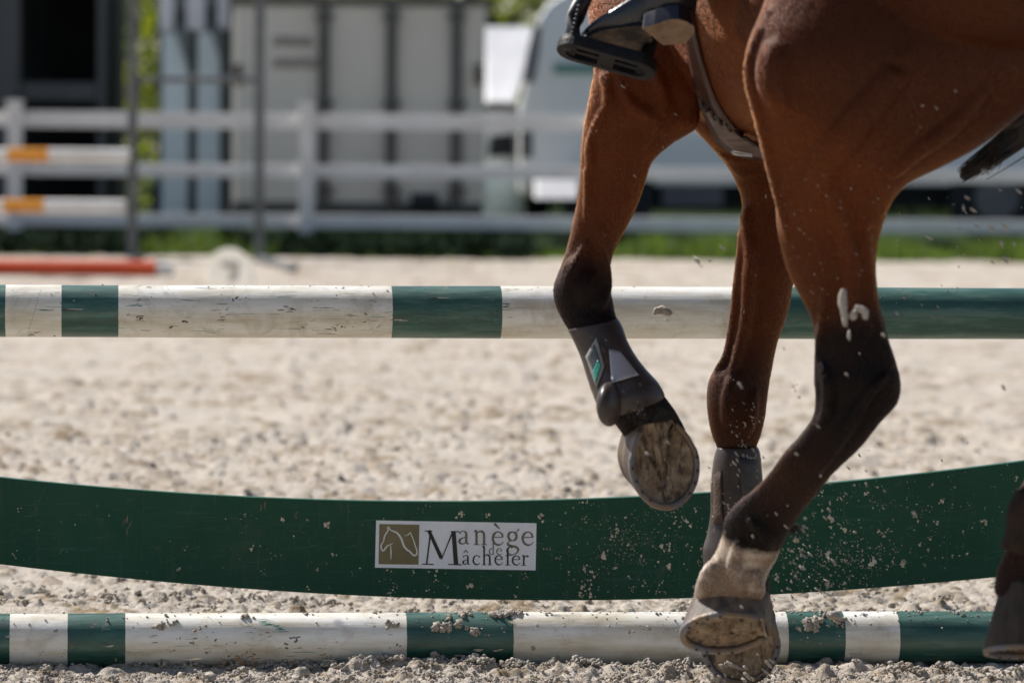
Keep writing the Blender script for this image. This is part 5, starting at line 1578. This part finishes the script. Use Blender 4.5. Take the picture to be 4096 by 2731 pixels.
prism([(1428, 146), (2700, 146), (2700, 170), (1428, 170)], LY - .055, .03, M_TEALS, 'stripe', lor, .0)
prism([(1200, 190), (1214, 110), (1226, 60), (1242, 60), (1238, 120), (1226, 190)], LY - .02, .03, mat('cab_glass', (.10, .11, .13), .15), 'side_window', lor, 0)
prism([(1196, 300), (1222, 300), (1222, 362), (1196, 362)], LY - .02, .03, M_DGREY, 'door_step', lor, 0)
prism([(1228, 408), (1330, 408), (1330, 458), (1228, 458)], LY - .9, .5, M_BRIGHT, 'step_box', lor, .02, lean=1.8)
prism([(1330, 402), (2700, 402), (2700, 425), (1330, 425)], LY + .05, 1.9, M_LBODY, 'chassis', lor, .0)
prism([(1480, 425), (2700, 425), (2700, 478), (1480, 478)], LY + .3, 1.6, M_DARK, 'underframe', lor, .0)
prism([(1520, 426), (1662, 426), (1662, 474), (1520, 474)], LY + .1, .1, worn('plate_grey', (.085, .085, .11), (.12, .11, .14), .5, 4, 0), 'side_locker', lor, .0)
for x in (1395, 1850, 2290):
    a = PD(x, 500, LY); mb = MB(); mb.tube([(a.x, LY + .02, .40), (a.x, LY + .32, .40)], .42, 28); w_ = mb.build('wheel', M_DARK, lor)
    mb = MB(); mb.tube([(a.x, LY + .0, .40), (a.x, LY + .03, .40)], .2, 20); mb.build('rim', M_STEEL, w_)
# bright white spoiler like panel, dark box and low white box, left of the cab
wb = empty('white_van', PD(1150, 520, 31.6)); tag(wb, 'bright white van nose between the grey container and the lorry cab', 'van')
prism([(1108, 62), (1236, 62), (1226, 110), (1182, 236), (1112, 236)], 31.6, 1.5, M_BRIGHT, 'upper_body', wb, .04, lean=2.2)
prism([(1106, 236), (1200, 238), (1196, 405), (1106, 405)], 31.65, 1.6, M_LBODY, 'lower_body', wb, .03)
prism([(1128, 312), (1182, 308), (1180, 358), (1122, 360)], 31.60, .04, M_DARK, 'lamp_housing', wb, .0)
prism([(1104, 240), (1190, 240), (1186, 256), (1106, 254)], 31.58, .06, M_DGREY, 'trim', wb, .0)
prism([(1108, 405), (1210, 405), (1206, 500), (1112, 500)], 31.5, .7, M_PBLUE, 'bumper', wb, .03)
for x in (1125, 1190):
    a = PD(x, 520, 32.3); mb = MB(); mb.tube([(a.x, 32.2, .3), (a.x, 32.5, .3)], .3, 20); mb.build('wheel', M_DARK, wb)

# trees
m = mat('leaf', (0.06, 0.10, 0.02), .6, 0, .3); t = NT(m); v = t.coord()
t.base(t.ramp(t.noise(v, .9, 4), [(.3, (.045, .085, .012)), (.65, (.16, .19, .022))]))
tr = t.t.nodes.new('ShaderNodeBsdfTranslucent'); tr.inputs[0].default_value = (.26, .30, .02, 1)
ms = t.t.nodes.new('ShaderNodeMixShader'); ms.inputs[0].default_value = .5
out = [n_ for n_ in t.t.nodes if n_.type == 'OUTPUT_MATERIAL'][0]
t.l(t.b.outputs[0], ms.inputs[1]); t.l(tr.outputs[0], ms.inputs[2]); t.l(ms.outputs[0], out.inputs[0])
M_LEAF = m
M_BARK = worn('bark', (.06, .045, .03), (.12, .09, .06), .9, 6, .5)
def tree(x, y, H_, rad, label, nl=5200):
    root = empty('tree', (x, y, 0)); tag(root, label, 'tree', 'trees behind the vehicles')
    mb = MB(); mb.tube([(x, y, -.1), (x + .1, y, H_ * .35), (x - .05, y + .1, H_ * .7)], [.16, .11, .04], 8)
    for _ in range(7):
        a = random.uniform(0, 6.28); z0 = random.uniform(.3, .6) * H_
        mb.tube([(x, y, z0), (x + math.cos(a) * rad * .4, y + math.sin(a) * rad * .4, z0 + .6), (x + math.cos(a) * rad * .8, y + math.sin(a) * rad * .8, z0 + 1.3)], [.05, .03, .012], 5)
    mb.build('trunk', M_BARK, root)
    mb = MB(); vs, fs = [], []
    cl = [(random.gauss(0, .5) * rad, random.gauss(0, .5) * rad, random.uniform(.12, 1) * H_) for _ in range(46)]
    for _ in range(nl):
        c = random.choice(cl); d = .28 * rad
        p = Vector((x + c[0] + random.gauss(0, d), y + c[1] + random.gauss(0, d), max(.05, c[2] + random.gauss(0, d))))
        u = Vector((random.gauss(0, 1), random.gauss(0, 1), random.gauss(0, 1))).normalized() * random.uniform(.03, .06); w = u.orthogonal().normalized() * u.length * .6
        b = len(vs); vs += [p - u, p + w, p + u, p - w]; fs.append((b, b + 1, b + 2, b + 3))
    mb.add(vs, fs); mb.build('crown', M_LEAF, root)
tree(-4.15, 32.0, 3.4, .8, 'yellow green bush between the dark shed and the pale blue trailer', 6000)
tree(-3.0, 36.0, 5.0, 1.8, 'leafy tree behind the grey container, seen over its left end')
tree(-.4, 40.0, 6.0, 2.2, 'leafy tree between container and lorry, seen above the white van', 9000)
tree(3.2, 44.0, 6.5, 2.6, 'tall leafy tree behind the lorry on the right')
tree(-8.5, 42.0, 6.5, 2.8, 'tall leafy tree behind the dark shed on the far left')
hd = []
mb = MB(); vs, fs = [], []
for _ in range(26000):
    p = Vector((random.uniform(-13, 13), random.uniform(46, 48.5), 0)); p.z = random.uniform(0, 4.2 + .8 * math.sin(p.x * 1.3) + .5 * math.sin(p.x * 3.1))
    u = Vector((random.gauss(0, 1), random.gauss(0, 1), random.gauss(0, 1))).normalized() * random.uniform(.08, .16); w = u.orthogonal().normalized() * u.length * .6
    b = len(vs); vs += [p - u, p + w, p + u, p - w]; fs.append((b, b + 1, b + 2, b + 3))
mb.add(vs, fs)
tag(mb.build('hedge', M_LEAF), 'long dense green hedge closing the view behind the vehicles', 'hedge')
